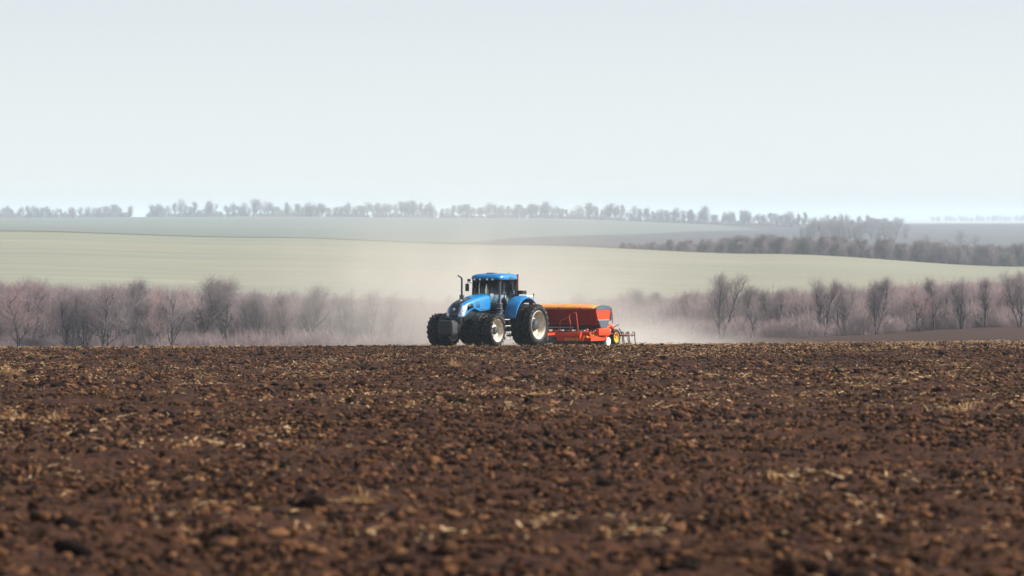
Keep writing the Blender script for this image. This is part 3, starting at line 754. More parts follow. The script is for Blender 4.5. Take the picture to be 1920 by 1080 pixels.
# chassis, axles, weight
m = MB(); m.box(-.7, 2.0, -.36, .36, .75, 1.35, .05); m.box(1.9, 4.45, -.27, .27, .80, 1.30, .05); m.box(-.9, -.3, -.45, .45, .62, 1.5, .05)
m.build('chassis', 'black', tractor)
m = MB(); m.lathe([(-1.75, .12), (-1.2, .14), (-.8, .16), (-.5, .24), (.5, .24), (.8, .16), (1.2, .14), (1.75, .12)], 20, cen=(0, 0, .955)); m.build('rear_axle', 'dark_grey', tractor)
m = MB(); m.lathe([(-1.45, .10), (-.6, .13), (-.3, .2), (.3, .2), (.6, .13), (1.45, .10)], 20, cen=(3.45, 0, .745)); m.build('front_axle', 'dark_grey', tractor)
m = MB()
m.prism([(5.0, .58), (5.40, .52), (5.47, .62), (5.49, 1.10), (5.41, 1.25), (5.28, 1.29), (5.03, 1.27)], -.38, .38)
w_ = m.build('front_weight', 'black', tractor, smooth=.4)
bv = w_.modifiers.new('edge', 'BEVEL'); bv.width = .035; bv.segments = 2
for s in (-1, 1): MB().box(4.95, 5.42, s*.395-.015, s*.395+.015, .66, 1.2, .012).build('weight_side_plate', 'dark_grey', tractor)
m = MB(); m.box(4.4, 5.1, -.24, -.12, .8, 1.0, .02); m.box(4.4, 5.1, .12, .24, .8, 1.0, .02); m.box(4.62, 4.8, -.36, .36, .72, 1.1, .03); m.build('front_carrier', 'black', tractor)

# bonnet surface: section at x, half width w, top zt, lower edge zb
BX = [2.02, 2.5, 3.0, 3.5, 3.9, 4.15, 4.32, 4.45, 4.54, 4.60, 4.63]
ZT = [2.50, 2.45, 2.38, 2.29, 2.20, 2.12, 2.04, 1.94, 1.83, 1.70, 1.58]
ZB = [1.76, 1.72, 1.69, 1.82, 1.72, 1.58, 1.48, 1.42, 1.39, 1.38, 1.38]
BW = [.52, .52, .51, .50, .485, .47, .455, .435, .41, .385, .36]
def bt(x): return np.interp(x, BX, ZT)
def bb(x): return np.interp(x, BX, ZB)
def bw(x): return np.interp(x, BX, BW)
NE = 4.2
def top_z(x, y, off=0.0):
    r = max(0.0, 1-abs(y/bw(x))**NE); return bt(x)-.45 + .45*r**(1/NE) + off if r > 0 else bt(x)-.45
def side_y(x, z, off=0.0):
    t = max(0.0, (z-(bt(x)-.45))/.45); return bw(x)*max(0.0, 1-t**NE)**(1/NE) + off
def section(x, n=9):
    w, zt, zb = bw(x), bt(x), bb(x); k = zt-.45; k = max(k, zb+.01); P = []
    h = zt-k
    for i in range(n+1):                                        # left half from the lower edge to the crest
        if i == 0: P.append((x, w*.985, zb)); continue
        a = PI/2*(i-1)/(n-1); c, s = math.cos(a)**(2/NE), math.sin(a)**(2/NE); P.append((x, w*c, k+h*s))
    return P + [(p[0], -p[1], p[2]) for p in P[::-1][1:]]
XS = list(np.linspace(2.02, 4.2, 20)) + [4.27, 4.33, 4.39, 4.45, 4.50, 4.54, 4.57, 4.60, 4.62, 4.63]
rows = [section(x) for x in XS]
m = MB(); m.grid(rows); n_ = len(rows[0]); m.add(rows[-1], [tuple(range(n_))]); m.add(rows[0], [tuple(range(n_))[::-1]])
m.build('bonnet', 'blue', tractor, smooth=.7)
# black middle band over the nose and grille below
def band(x): return float(np.interp(x, [3.25, 3.5, 4.0, 4.4, 4.63], [.17, .24, .27, .25, .21]))
rows = []
for x in list(np.linspace(3.25, 4.2, 10)) + [4.3, 4.4, 4.47, 4.53, 4.57, 4.60, 4.62, 4.636]:
    g = band(x); rows.append([(x+.006, y, top_z(min(x, 4.63), y, .009)) for y in np.linspace(-g, g, 9)])
rows.append([(4.648, p[1]*.95, 1.40) for p in rows[-1]])
m = MB(); m.grid(rows); gb = m.build('grille_panel', 'gloss_black', tractor); solid(gb, .012)
m = MB()
for i in range(6):
    z = 1.43+i*.035; m.box(4.650, 4.662, -.19, .19, z, z+.012)
m.build('grille_bars', 'dark_grey', gb)
e_ = MB().lathe([(0, .062), (.016, .062), (.022, .05), (.022, 0)], 24, axis='X', cen=(0, 0, 0)).build('badge', 'white', tractor, (4.615, 0, 1.80)); e_.rotation_euler.y = -.35
lf = MB(); lf.add([(.024, -.03, -.02), (.024, .0, .032), (.024, .034, .012), (.024, .008, -.03), (.030, .002, 0)], [(0, 1, 4), (1, 2, 4), (2, 3, 4), (3, 0, 4)])
lf.build('leaf_mark', 'blue', e_)
mk = MB(); mk.add([(3.86, -.03, top_z(3.86, 0, .022)), (3.98, -.06, top_z(3.98, 0, .022)), (4.0, .02, top_z(4.0, 0, .022)), (3.90, .05, top_z(3.9, 0, .022))], [(0, 1, 2, 3)])
solid(mk.build('nose_mark', 'white', tractor), .004)
for s in (-1, 1):
    def quad_strip(pts, off, name, mt, par=tractor, th=.014):
        """pts: rows of (x, z) on the bonnet side"""
        rws = [[(x, s*side_y(x, z, off), z) for x, z in rw] for rw in pts]
        return solid(MB().grid(rws).build(name, mt, par), th)
    # headlight, tall and slanted, wrapping the nose corner
    def nose_x(y, z):
        for x in np.arange(4.63, 3.9, -.005):
            if float(bt(x)) > z+.004 and side_y(x, z) >= y: return float(x)
        return 4.0
    rws = []
    for t in np.linspace(0, 1, 9):
        z = 1.43+.55*t; xi = nose_x(.245+.07*t, z); xo = 4.44-.34*t**1.15
        P_ = []
        if xi > 4.62: P_ = [(4.642, .25+.03*k, z) for k in range(4)]
        xs_ = np.linspace(xi, xo, 11-len(P_)); P_ += [(x+.008, side_y(x, z, .010), z) for x in xs_]
        rws.append([(p[0], s*p[1], p[2]) for p in P_])
    hl = solid(MB().grid(rws).build('headlight', 'lamp_glass', tractor), .014)
    for zc, xc in ((1.58, 4.53), (1.74, 4.45)):
        MB().lathe([(0, .045), (.02*s, .05), (.03*s, .03), (.03*s, 0)], 16, cen=(xc, s*side_y(xc, zc, .012), zc)).build('lamp', 'white', hl)
    # dark vent behind the lamp, louvres further back
    quad_strip([[(3.62, 1.86), (3.85, 1.83), (4.12, 1.74)], [(3.66, 1.98), (3.88, 1.97), (4.16, 1.92)], [(3.72, 2.06), (3.92, 2.05), (4.12, 2.0)]], .008, 'vent', 'black')
    for i in range(3):
        x = 3.05+i*.12
        quad_strip([[(x, 1.86), (x+.05, 1.86)], [(x+.03, 2.16), (x+.08, 2.15)]], .007, 'louvre', 'dark_grey', th=.008)
    quad_strip([[(2.06, 1.80), (2.5, 1.76), (2.95, 1.74)], [(2.06, 1.83), (2.5, 1.79), (2.96, 1.77)]], .004, 'trim_line', 'dark_grey', th=.006)
# engine below the bonnet
m = MB(); m.box(2.05, 4.3, -.36, .36, 1.2, 1.78, .06); m.box(2.5, 3.2, .3, .46, 1.25, 1.6, .05); m.box(4.2, 4.52, -.3, .3, 1.0, 1.42, .04); m.build('engine', 'black', tractor)
# exhaust on the far side
m = MB(); m.tube([(2.75, -.66, 2.22), (2.75, -.66, 2.45)], .115, 16); m.tube([(2.75, -.66, 2.45), (2.75, -.66, 3.15), (2.755, -.66, 3.24), (2.80, -.69, 3.31), (2.88, -.74, 3.37), (2.93, -.77, 3.38)], .048, 12)
m.build('exhaust', 'pipe', tractor)
MB().box(2.6, 2.92, -.80, -.53, 1.6, 2.25, .05).build('exhaust_box', 'black', tractor)
# front mudguards
for s in (-1, 1):
    m = MB(); rw = []
    for a in np.linspace(R(35), R(150), 12):
        r = .90; rw.append([(3.45+r*math.cos(a), s*y, .71+r*math.sin(a)) for y in (.66, .80, 1.0, 1.10)])
    m.grid(rw); solid(m.build('front_mudguard', 'black', tractor), .02)
# ---- cab
cabZ0, cabZ1 = 1.62, 3.20
AF = [(1.62, .72), (1.50, .76)]                              # front corner bottom / top (x, y)
BP = [(.68, .80), (.66, .82)]
CP = [(-.05, .74), (.02, .76)]
m = MB()
for s in (-1, 1):
    for (b, t), r in (((AF[0], AF[1]), .045), ((BP[0], BP[1]), .035), ((CP[0], CP[1]), .04)):
        m.tube([(b[0], s*b[1], cabZ0), ((b[0]+t[0])/2+.02, s*(b[1]+t[1])/2, (cabZ0+cabZ1)/2), (t[0], s*t[1], cabZ1)], r, 8)
    m.tube([(1.62, s*.72, 1.66), (.68, s*.80, 1.66), (-.05, s*.74, 2.25)], .035, 8)
m.build('cab_frame', 'black', tractor)
m = MB(); m.box(-.2, 1.66, -.74, .74, 1.30, 1.64, .05); m.build('cab_floor', 'black', tractor)
def pane(name, pts, mt='glass', par=tractor, th=.008):
    return solid(MB().add(pts, [(0, 1, 2, 3)]).build(name, mt, par), th)
pane('windscreen', [(1.63, -.69, 1.68), (1.63, .69, 1.68), (1.51, .73, 3.190), (1.51, -.73, 3.190)])
pane('rear_window', [(-.06, -.70, 2.28), (-.06, .70, 2.28), (.01, .72, 3.190), (.01, -.72, 3.190)])
for s in (-1, 1):
    d_ = empty('door', (0, 0, 0), 0, tractor)
    pane('door_glass', [(1.60, s*.735, 1.70), (.72, s*.81, 1.70), (.70, s*.83, 3.190), (1.50, s*.775, 3.190)], par=d_)
    mm = MB(); mm.tube([(1.57, s*.755, 1.70), (.74, s*.825, 1.70), (.72, s*.845, 3.150), (1.47, s*.79, 3.150), (1.57, s*.755, 1.70)], .020, 6); mm.build('door_frame', 'black', d_)
    MB().box(.80, .92, s*.84-.02, s*.84+.02, 2.0, 2.05, .01).build('handle', 'dark_grey', d_)
    pane('quarter_window', [(.62, s*.815, 1.95), (-.02, s*.76, 2.32), (.04, s*.775, 3.170), (.62, s*.83, 3.170)])
    mm = MB(); mm.tube([(.34, s*.80, 2.12), (.36, s*.81, 3.170)], .014, 6); mm.build('window_strut', 'black', tractor)
# roof: rounded slab
def roof_ring(z, gx0, gx1, gy, n=7):
    P = []; cx, hx = (gx0+gx1)/2, (gx1-gx0)/2
    for k in range(40):
        a = 2*PI*k/40; c, s = math.cos(a), math.sin(a)
        P.append((cx+hx*math.copysign(abs(c)**.42, c), gy*math.copysign(abs(s)**.42, s), z))
    return P
rg = [roof_ring(3.195, -.16, 1.70, .80), roof_ring(3.220, -.20, 1.78, .86), roof_ring(3.310, -.22, 1.80, .88), roof_ring(3.410, -.18, 1.72, .84), roof_ring(3.475, -.06, 1.52, .72), roof_ring(3.505, .15, 1.25, .52)]
m = MB(); n_ = 40
vs = [p for r in rg for p in r]; fs = [(i*n_+k, i*n_+(k+1) % n_, (i+1)*n_+(k+1) % n_, (i+1)*n_+k) for i in range(len(rg)-1) for k in range(n_)]
fs += [tuple(range(n_))[::-1], tuple((len(rg)-1)*n_+k for k in range(n_))]
m.add(vs, fs); rf = m.build('roof', 'blue', tractor, smooth=.8)
m = MB(); m.box(1.40, 1.815, -.62, .62, 3.180, 3.270, .03); lb_ = m.build('lamp_bar', 'black', rf)
for y in (-.5, -.2, .2, .5): MB().lathe([(0, .05), (.02, .055), (.025, 0)], 14, axis='X', cen=(1.815, y, 3.225)).build('work_lamp', 'lamp_glass', rf)
MB().box(.50, .82, .862, .897, 3.210, 3.360, .012).build('roof_vent', 'mid_grey', rf)
m = MB(); m.box(.9, 1.25, -.2, .2, 3.490, 3.545, .03); m.build('antenna_dome', 'mid_grey', rf)
m = MB(); m.tube([(.35, .55, 3.470), (.35, .55, 3.610)], .008, 6); m.build('antenna', 'black', rf)
# mirrors
for s, x0 in ((-1, 1.62), (1, .72)):
    m = MB(); m.tube([(x0-.06, s*.80, 3.0), (x0+.12, s*.93, 3.06), (x0+.12, s*.95, 2.95)], .016, 6); a_ = m.build('mirror_arm', 'black', tractor)
    MB().box(x0+.10, x0+.16, s*.95-.10, s*.95+.10, 2.62, 2.98, .03).build('mirror', 'black', a_)
    MB().box(x0+.092, x0+.099, s*.95-.085, s*.95+.085, 2.65, 2.95, .002).build('mirror_glass', 'steel', a_)
m = MB(); m.box(1.66, 1.80, -.93, -.80, 3.08, 3.21, .03); m.build('side_lamp', 'dark_grey', tractor)
# inside the cab
m = MB(); m.box(.35, .85, -.26, .26, 1.85, 2.05, .06); m.box(.22, .40, -.25, .25, 2.0, 2.72, .07, Matrix.Rotation(-.12, 3, 'Y')); m.box(.24, .34, -.13, .13, 2.74, 2.95, .04); m.box(.4, .8, .29, .39, 2.2, 2.28, .03); m.box(.4, .85, -.40, -.29, 2.2, 2.32, .03); m.box(.4, .75, -.18, .18, 1.6, 1.88, .03)
m.build('seat', 'seat_cloth', tractor)
m = MB(); m.tube([(1.42, 0, 1.64), (1.22, 0, 2.30)], .05, 8); m.box(1.2, 1.5, -.2, .2, 2.05, 2.35, .05); m.build('steering_column', 'black', tractor)
m = MB(); c_ = Vector((1.18, 0, 2.36)); ax = Vector((-.35, 0, .94)).normalized(); u_ = Vector((0, 1, 0)); v_ = ax.cross(u_)
m.tube([c_+(u_*math.cos(a)+v_*math.sin(a))*.2 for a in np.linspace(0, 2*PI, 25)], .015, 6)
for a in (0, 2.1, 4.2): m.tube([c_, c_+(u_*math.cos(a)+v_*math.sin(a))*.2], .012, 6)
m.build('steering_wheel', 'black', tractor)
m = MB(); m.box(.95, 1.0, -.62, -.40, 2.35, 2.6, .02); m.tube([(.9, -.5, 2.1), (.95, -.5, 2.4)], .02, 6); m.build('monitor', 'black', tractor)
# air cleaner stack at the near front corner of the cab
m = MB()
m.lathe([(1.50, .13), (1.52, .145), (1.62, .145), (1.64, .125), (1.74, .125), (1.76, .145), (1.86, .145), (1.88, .12), (2.02, .115), (2.06, .09), (2.25, .075), (2.30, .055), (3.10, .05)], 20, axis='Z', cen=(1.78, .86, 0))
m.build('intake_stack', 'dark_grey', tractor)
for z in (1.57, 1.81, 2.04): MB().lathe([(z-.014, .10), (z-.014, .15), (z+.014, .15), (z+.014, .10)], 20, axis='Z', cen=(1.78, .86, 0)).build('clamp_ring', 'steel', tractor)
# rear fenders
for s in (-1, 1):
    rw = []
    for a in np.linspace(R(18), R(125), 18):
        r = 1.30 + .10*math.sin((a-R(18))/R(122)*PI); cz = .98
        rw.append([(.10+r*.98*math.cos(a), s*y, cz+(r+dz)*math.sin(a)*1.02) for y, dz in ((.80, -.01), (.84, .0), (1.0, .012), (1.25, .012), (1.40, 0), (1.46, -.03), (1.475, -.10))])
    solid(MB().grid(rw).build('fender', 'blue', tractor), .025)
    rw = []
    for a in np.linspace(R(18), R(140), 18):
        r = 1.28 + .10*math.sin((a-R(18))/R(122)*PI)
        rw.append([(.10+q*math.cos(a), s*.805, .98+q*math.sin(a)) for q in (.55, r)])
    solid(MB().grid(rw).build('fender_liner', 'black', tractor), .02)
    m = MB(); m.box(-.95, -.72, s*1.15-.12, s*1.15+.12, 1.92, 2.06, .02); m.build('tail_lamp', 'rust_red', tractor)
m = MB(); m.box(-.62, .0, .86, 1.34, 2.395, 2.46, .03); m.build('fender_top_plate', 'white', tractor)
# red marker post with its black box behind the cab
m = MB(); m.tube([(-.28, .66, 2.30), (-.28, .66, 3.42)], .055, 12); m.build('marker_post', 'rust_red', tractor)
m = MB(); m.box(-.62, -.20, .55, .98, 2.46, 2.64, .03); m.box(-.34, -.22, .60, .72, 2.2, 2.5, .01); m.build('rear_lamp_box', 'black', tractor)
m = MB(); m.tube([(-.7, 1.3, 2.2), (-.72, 1.3, 2.42)], .012, 6); m.box(-.735, -.705, 1.27, 1.33, 2.36, 2.5, .005); m.build('marker_flag', 'rust_red', tractor)
# fuel tank and ladder on the near side, plain tank on the far side
for s in (-1, 1):
    m = MB(); m.prism([(1.55, .62), (2.35, .62), (2.50, .78), (2.52, 1.38), (2.40, 1.54), (1.62, 1.54), (1.52, 1.42)], s*.42, s*1.02)
    t_ = m.build('fuel_tank', 'black', tractor); b_ = t_.modifiers.new('edge', 'BEVEL'); b_.width = .05; b_.segments = 3
ld = empty('ladder', (0, 0, 0), 0, tractor)
for s in (1.38, 1.92):
    MB().tube([(s, 1.22, .30), (s, 1.16, 1.0), (s, 1.08, 1.58)], .022, 8).build('rail', 'black', ld)
for k, z in enumerate((.36, .66, .96, 1.26)):
    MB().box(1.39, 1.91, 1.10-.03*k+.0, 1.32-.03*k, z, z+.035, .008).build('step', 'worn_steel', ld)
MB().tube([(1.36, .98, 1.6), (1.36, 1.02, 2.1), (1.30, .92, 2.55)], .014, 6).build('grab_rail', 'black', tractor)
# rear hitch
m = MB(); m.box(-1.25, -.6, -.42, -.34, .55, .68, .02); m.box(-1.25, -.6, .34, .42, .55, .68, .02); m.box(-1.5, -.5, -.08, .08, .42, .52, .02); m.build('hitch', 'dark_grey', tractor)

BODY_DROP = .045                                             # the body rides lower between its wheels
for o in tractor.children:
    if o.name.split('.')[0] not in ('wheel', 'rear_axle', 'front_axle'):
        o.location.z -= BODY_DROP + (.05 if o.name.startswith('fender') else 0) + (.04 if o.name.startswith('roof') else 0)
# ------------------------------------------------------------------ driver (seated, hands on the wheel)
def person():
    Rz = Matrix.Rotation(HEAD, 4, 'Z'); base = Vector((TX, TY, tz+.02-BODY_DROP))
    o = empty('person', base + Rz @ Vector((.60, 0, 2.06)), HEAD)
    tag(o, 'driver in dark clothes and cap seated at the steering wheel behind the windscreen', 'person')
    J = [((0, 0, .06), .14), ((-.04, 0, .22), .135), ((-.07, 0, .40), .15), ((-.07, 0, .52), .11), ((-.05, 0, .60), .055), ((-.02, 0, .68), .075), ((-.01, 0, .77), .088), ((-.015, 0, .85), .06)]
    E = [(i, i+1) for i in range(7)]
    for s in (-1, 1):
        b = len(J)
        J += [((-.06, s*.19, .48), .062), ((.06, s*.26, .28), .050), ((.30, s*.22, .28), .040), ((.50, s*.16, .34), .030)]
        E += [(3, b), (b, b+1), (b+1, b+2), (b+2, b+3)]
        hb = b+3
        for f in range(4):                                      # fingers closing on the rim
            k = len(J); q = (f-1.5)*.018
            J += [((.545, s*.16+q, .372-abs(q)*.3), .010), ((.575, s*.16+q, .352), .009), ((.568, s*.16+q, .325), .008)]
            E += [(hb, k), (k, k+1), (k+1, k+2)]
        k = len(J); J += [((.52, s*.115, .335), .011), ((.55, s*.10, .322), .009)]; E += [(hb, k), (k, k+1)]
        b = len(J)
        J += [((.10, s*.10, .02), .095), ((.46, s*.13, .05), .068), ((.60, s*.13, -.20), .052), ((.68, s*.13, -.38), .042), ((.82, s*.14, -.39), .038)]
        E += [(0, b), (b, b+1), (b+1, b+2), (b+2, b+3), (b+3, b+4)]
    me = bpy.data.meshes.new('body'); me.from_pydata([j[0] for j in J], E, [])
    me.materials.append(MATS['jacket'])
    ob = bpy.data.objects.new('body', me); C.objects.link(ob); ob.parent = o
    sk_ = ob.modifiers.new('skin', 'SKIN'); sk_.use_smooth_shade = True
    if not me.skin_vertices: me.attributes.new('x', 'FLOAT', 'POINT')
    for i, j in enumerate(J):
        me.skin_vertices[0].data[i].radius = (j[1], j[1])
    me.skin_vertices[0].data[0].use_root = True
    ob.modifiers.new('sub', 'SUBSURF').levels = 1; ob.modifiers['sub'].render_levels = 2
    # face, ears and cap
    f = MB(); f.lathe([(-.10, 0), (-.085, .045), (-.04, .072), (.02, .086), (.07, .080), (.10, .05), (.115, 0)], 20, axis='Z', cen=(.012, 0, .755))
    f.box(.088, .122, -.014, .014, .735, .775, .008); f.box(.085, .100, -.028, .028, .700, .708, .003)
    for s in (-1, 1): f.box(-.02, .02, s*.086-.01, s*.086+.01, .73, .79, .008); f.box(.084, .096, s*.034-.011, s*.034+.011, .782, .792, .003)
    f.build('face', 'skin', o)
    c = MB(); c.lathe([(.80, .094), (.84, .094), (.88, .078), (.895, .04), (.898, 0)], 20, axis='Z', cen=(0, 0, 0)); c.box(.06, .18, -.06, .06, .805, .82, .006); c.build('cap', 'cap_cloth', o)
person()

# ------------------------------------------------------------------ seed drill, towed behind on the same heading
Rz = Matrix.Rotation(HEAD, 4, 'Z')
sp = Vector((TX, TY, 0)) + (Rz @ Vector((-6.2, 0, 0)))
drill = empty('seed_drill', (sp.x, sp.y, hz(sp.x, sp.y)+.08), HEAD)
tag(drill, 'orange red seed drill with long hopper towed behind the blue tractor', 'seed drill')
dx = 6.2
def SX(x): return x+dx                                       # positions measured from the tractor's rear axle
W = 2.02
m = MB()
m.prism([(SX(-5.50), 1.74), (SX(-5.78), 1.04), (SX(-6.02), .92), (SX(-6.50), .92), (SX(-6.72), 1.04), (SX(-7.0), 1.74)], -W+.03, W-.03)
hop = m.build('hopper', 'red', drill, smooth=.3)
MB().box(SX(-5.54), SX(-5.46), -W+.03, W-.03, 1.72, 1.79, .015).build('hopper_rim', 'orange', hop)
MB().tube([(SX(-5.76), -W+.05, 1.02), (SX(-5.76), W-.05, 1.02)], .035, 8).build('hopper_lip', 'red', hop)
for y in np.linspace(-1.5, 1.5, 5):
    MB().prism([(SX(-5.485), 1.70), (SX(-5.465), 1.70), (SX(-5.75), 1.05), (SX(-5.77), 1.05)], y-.012, y+.012).build('stiffener', 'red', hop)
for s in (-1, 1):
    y0, y1 = (W-.03, W+.05) if s > 0 else (-W-.05, -W+.03)
    MB().prism([(SX(-5.52), 1.70), (SX(-5.70), 1.24), (SX(-6.84), 1.24), (SX(-6.99), 1.70)], y0, y1).build('end_panel', 'orange', hop)
    MB().prism([(SX(-5.50), 1.71), (SX(-7.02), 1.71), (SX(-7.02), 1.84), (SX(-6.7), 1.92), (SX(-6.25), 1.95), (SX(-5.8), 1.92), (SX(-5.50), 1.82)], y0-.01*(s < 0), y1+.01*(s > 0)).build('end_cap', 'mid_grey', hop)
    MB().prism([(SX(-5.76), 1.21), (SX(-6.05), .78), (SX(-6.55), .72), (SX(-6.84), 1.21)], y0, y1).build('lower_end_panel', 'mid_grey', hop)
    MB().prism([(SX(-6.98), 1.80), (SX(-7.06), 1.80), (SX(-7.06), 1.18), (SX(-6.92), 1.18)], y0-.02, y1+.02).build('corner_post', 'dark_grey', hop)
    MB().prism([(SX(-5.70), 1.235), (SX(-5.71), 1.215), (SX(-6.85), 1.215), (SX(-6.85), 1.235)], y0-.015, y1+.015).build('edge_strip', 'worn_steel', hop)
rw = []
for y in np.linspace(-W+.04, W-.04, 25):
    sag = .05*math.cos(y/W*PI/2) + .012*math.sin(y*9)
    rw.append([(SX(-6.25)+.79*math.cos(a), y, 1.775+(.155+sag)*math.sin(a)) for a in np.linspace(0, PI, 15)])
cv = solid(MB().grid(rw).build('tarpaulin', 'tarp', drill), .012)
for y in (-1.2, 0, 1.2):
    MB().tube([(SX(-6.25)+.80*math.cos(a), y, 1.783+(.158+.05*math.cos(y/W*PI/2))*math.sin(a)) for a in np.linspace(0, PI, 15)], .012, 6).build('strap', 'orange', cv)
    MB().box(SX(-5.46), SX(-5.43), y-.03, y+.03, 1.72, 1.84, .006).build('buckle', 'dark_grey', cv)
# metering gear and hoses below the hopper
m = MB(); m.box(SX(-6.55), SX(-5.98), -1.9, 1.9, .74, .93, .03); m.build('metering_box', 'black', drill)
for i, y in enumerate(np.linspace(-1.85, 1.85, 16)):
    MB().tube([(SX(-6.0), y, .78), (SX(-5.95), y, .62), (SX(-6.15), y+.03, .45), (SX(-6.3), y, .30)], .022, 6).build('seed_hose', 'black', drill)
# frame
m = MB()
m.box(SX(-5.0), SX(-4.82), -2.1, 2.1, .50, .66, .02); m.box(SX(-6.95), SX(-6.8), -2.1, 2.1, .50, .66, .02)
for y in (-1.2, -.4, .4, 1.2): m.box(SX(-6.9), SX(-4.9), y-.06, y+.06, .52, .64, .015)
m.build('frame', 'orange', drill)
m = MB(); m.box(SX(-4.9), SX(-1.5), -.09, .09, .44, .60, .02); m.box(SX(-4.9), SX(-3.4), .3, .4, .5, .62, .02, Matrix.Rotation(.2, 3, 'Z')); m.box(SX(-4.9), SX(-3.4), -.4, -.3, .5, .62, .02, Matrix.Rotation(-.2, 3, 'Z'))
m.build('drawbar', 'orange', drill)
MB().tube([(SX(-5.2), -1.9, .86), (SX(-5.2), 1.0, .86)], .03, 8).build('spare_rail', 'steel', drill)
# front tool box with its yellow plates
tb = MB().prism([(SX(-4.55), .22), (SX(-4.55), .50), (SX(-4.66), .64), (SX(-5.05), .66), (SX(-5.05), .22)], .42, 1.70).build('tool_section', 'orange', drill, smooth=.3)
for i in range(4):
    y = .86+i*.20
    MB().prism([(SX(-4.535), .24), (SX(-4.535), .37), (SX(-4.549), .37), (SX(-4.549), .24)], y, y+.15).build('yellow_plate', 'yellow', tb)
    if i: MB().prism([(SX(-4.530), .275), (SX(-4.530), .335), (SX(-4.534), .335), (SX(-4.534), .275)], y+.055, y+.085).build('plate_mark', 'orange', tb)
tb2 = MB().prism([(SX(-4.6), .22), (SX(-4.6), .46), (SX(-4.72), .58), (SX(-5.05), .60), (SX(-5.05), .22)], -1.70, -.42).build('tool_section', 'orange', drill, smooth=.3)
for i in range(4):
    y = -1.6+i*.2; MB().prism([(SX(-4.585), .24), (SX(-4.585), .36), (SX(-4.599), .36), (SX(-4.599), .24)], y, y+.15).build('yellow_plate', 'yellow', tb2)
MB().box(SX(-4.9), SX(-4.6), .02, .40, .40, .62, .03).build('valve_block', 'orange', drill)
# platform rails
m = MB(); xr = SX(-4.95)
m.tube([(xr, .34, .60), (xr, .36, 1.12), (xr, .40, 1.18), (xr, .84, 1.40), (xr, .86, 1.46), (xr, .90, 1.50), (xr, 1.20, 1.60), (xr, 1.26, 1.58), (xr, 1.28, 1.50), (xr, 1.40, .60)], .027, 8)
m.tube([(xr, .86, 1.46), (xr, 1.04, .60)], .027, 8); m.build('hand_rail', 'orange', drill)
MB().box(SX(-5.5), SX(-4.9), .3, 1.5, .665, .69, .006).build('platform', 'dark_grey', drill)
MB().box(SX(-5.44), SX(-5.42), -.92, -.72, 1.28, 1.62, .006).build('warning_plate', 'yellow', drill)
# right-hand arm, side beam and rear gear
for s in (-1, 1):
    m = MB(); m.box(SX(-6.9), SX(-5.75), s*2.0-.10, s*2.0+.10, .46, .82, .05); m.build('side_arm', 'orange', drill)
    m = MB(); m.tube([(SX(-6.6), s*2.0, .80), (SX(-6.95), s*2.0, .94), (SX(-7.25), s*2.0, .84), (SX(-7.55), s*2.0, .52)], [.08, .10, .09, .06], 8); m.build('rear_link', 'orange', drill)
    m = MB(); m.prism([(SX(-4.95), .22), (SX(-4.95), .38), (SX(-5.5), .46), (SX(-6.3), .34), (SX(-6.6), .46), (SX(-6.6), .22)], s*1.95-.14, s*1.95+.14); m.build('side_beam', 'orange', drill, smooth=.3)
    MB().lathe([(-.02, .0), (-.02, .21), (.02, .21), (.03, .12), (.03, 0)], 24, cen=(SX(-6.5), s*2.2, .17)).build('end_disc', 'white', drill)
    MB().tube([(SX(-5.1), s*1.75, .2), (SX(-5.12), s*1.78, .75), (SX(-5.2), s*1.78, .78)], .05, 8).build('ram', 'orange', drill)
    MB().lathe([(-.06, .0), (-.06, .07), (.06, .07), (.06, 0)], 12, cen=(SX(-5.05), s*1.82, .38)).build('knob', 'yellow', drill)
for i, y in enumerate(np.linspace(-1.9, 1.9, 20)):
    for r_, x in enumerate((-6.25, -6.55)):
        MB().lathe([(-.008, 0), (-.008, .205), (.008, .205), (.02, .06), (.02, 0)], 20, cen=(SX(x), y+.05*r_, .165)).build('coulter_disc', 'dark_grey', drill)
for i, y in enumerate((-1.98, -1.3, -.65, 0, .65, 1.3, 1.98)):
    e = empty('packer_wheel', (SX(-7.55), y, .36), 0, drill)
    MB().lathe([(-.09, .25), (-.13, .30), (-.12, .37), (-.05, .40), (.05, .40), (.12, .37), (.13, .30), (.09, .25)], 28).build('tyre', 'rubber', e)
    MB().lathe([(-.10, .255), (.10, .255), (.10, .23), (.05, .21), (.05, .12), (.0, .11), (.0, .06), (.09, .05), (.09, 0)], 28).build('rim', 'yellow', e)
MB().tube([(SX(-7.55), -2.0, .36), (SX(-7.55), 2.0, .36)], .03, 8).build('packer_axle', 'black', drill)
m = MB(); 
for y in (-2.05, 2.05): m.tube([(SX(-6.6), y, .60), (SX(-7.6), y, .50), (SX(-9.4), y, .42)], .026, 8)
m.build('harrow_arm', 'rust_red', drill)
for x in (-8.6, -9.3): MB().tube([(SX(x), -2.1, .43), (SX(x), 2.1, .43)], .03, 8).build('harrow_bar', 'black', drill)
for y in np.linspace(-2.05, 2.05, 14):
    for x in (-8.6, -9.3):
        MB().tube([(SX(x)+.15*math.cos(a)-.02, y, .43+.17*math.sin(a)) for a in np.linspace(-.4, PI, 8)] + [(SX(x)-.16, y, .30), (SX(x)-.20, y, .12), (SX(x)-.28, y, .0)], .026, 6).build('tine', 'black', drill)
m = MB(); m.tube([(SX(-7.08), 1.85, 1.82), (SX(-7.3), 1.9, 1.78), (SX(-7.42), 1.9, 1.55), (SX(-7.48), 1.9, 1.2), (SX(-7.42), 1.9, 1.02)], .02, 6)
for z in (1.72, 1.52, 1.36): m.tube([(SX(-7.0), 1.9, z), (SX(-7.40), 1.9, z-.02)], .016, 6)
m.build('rear_ladder', 'rust_red', drill)
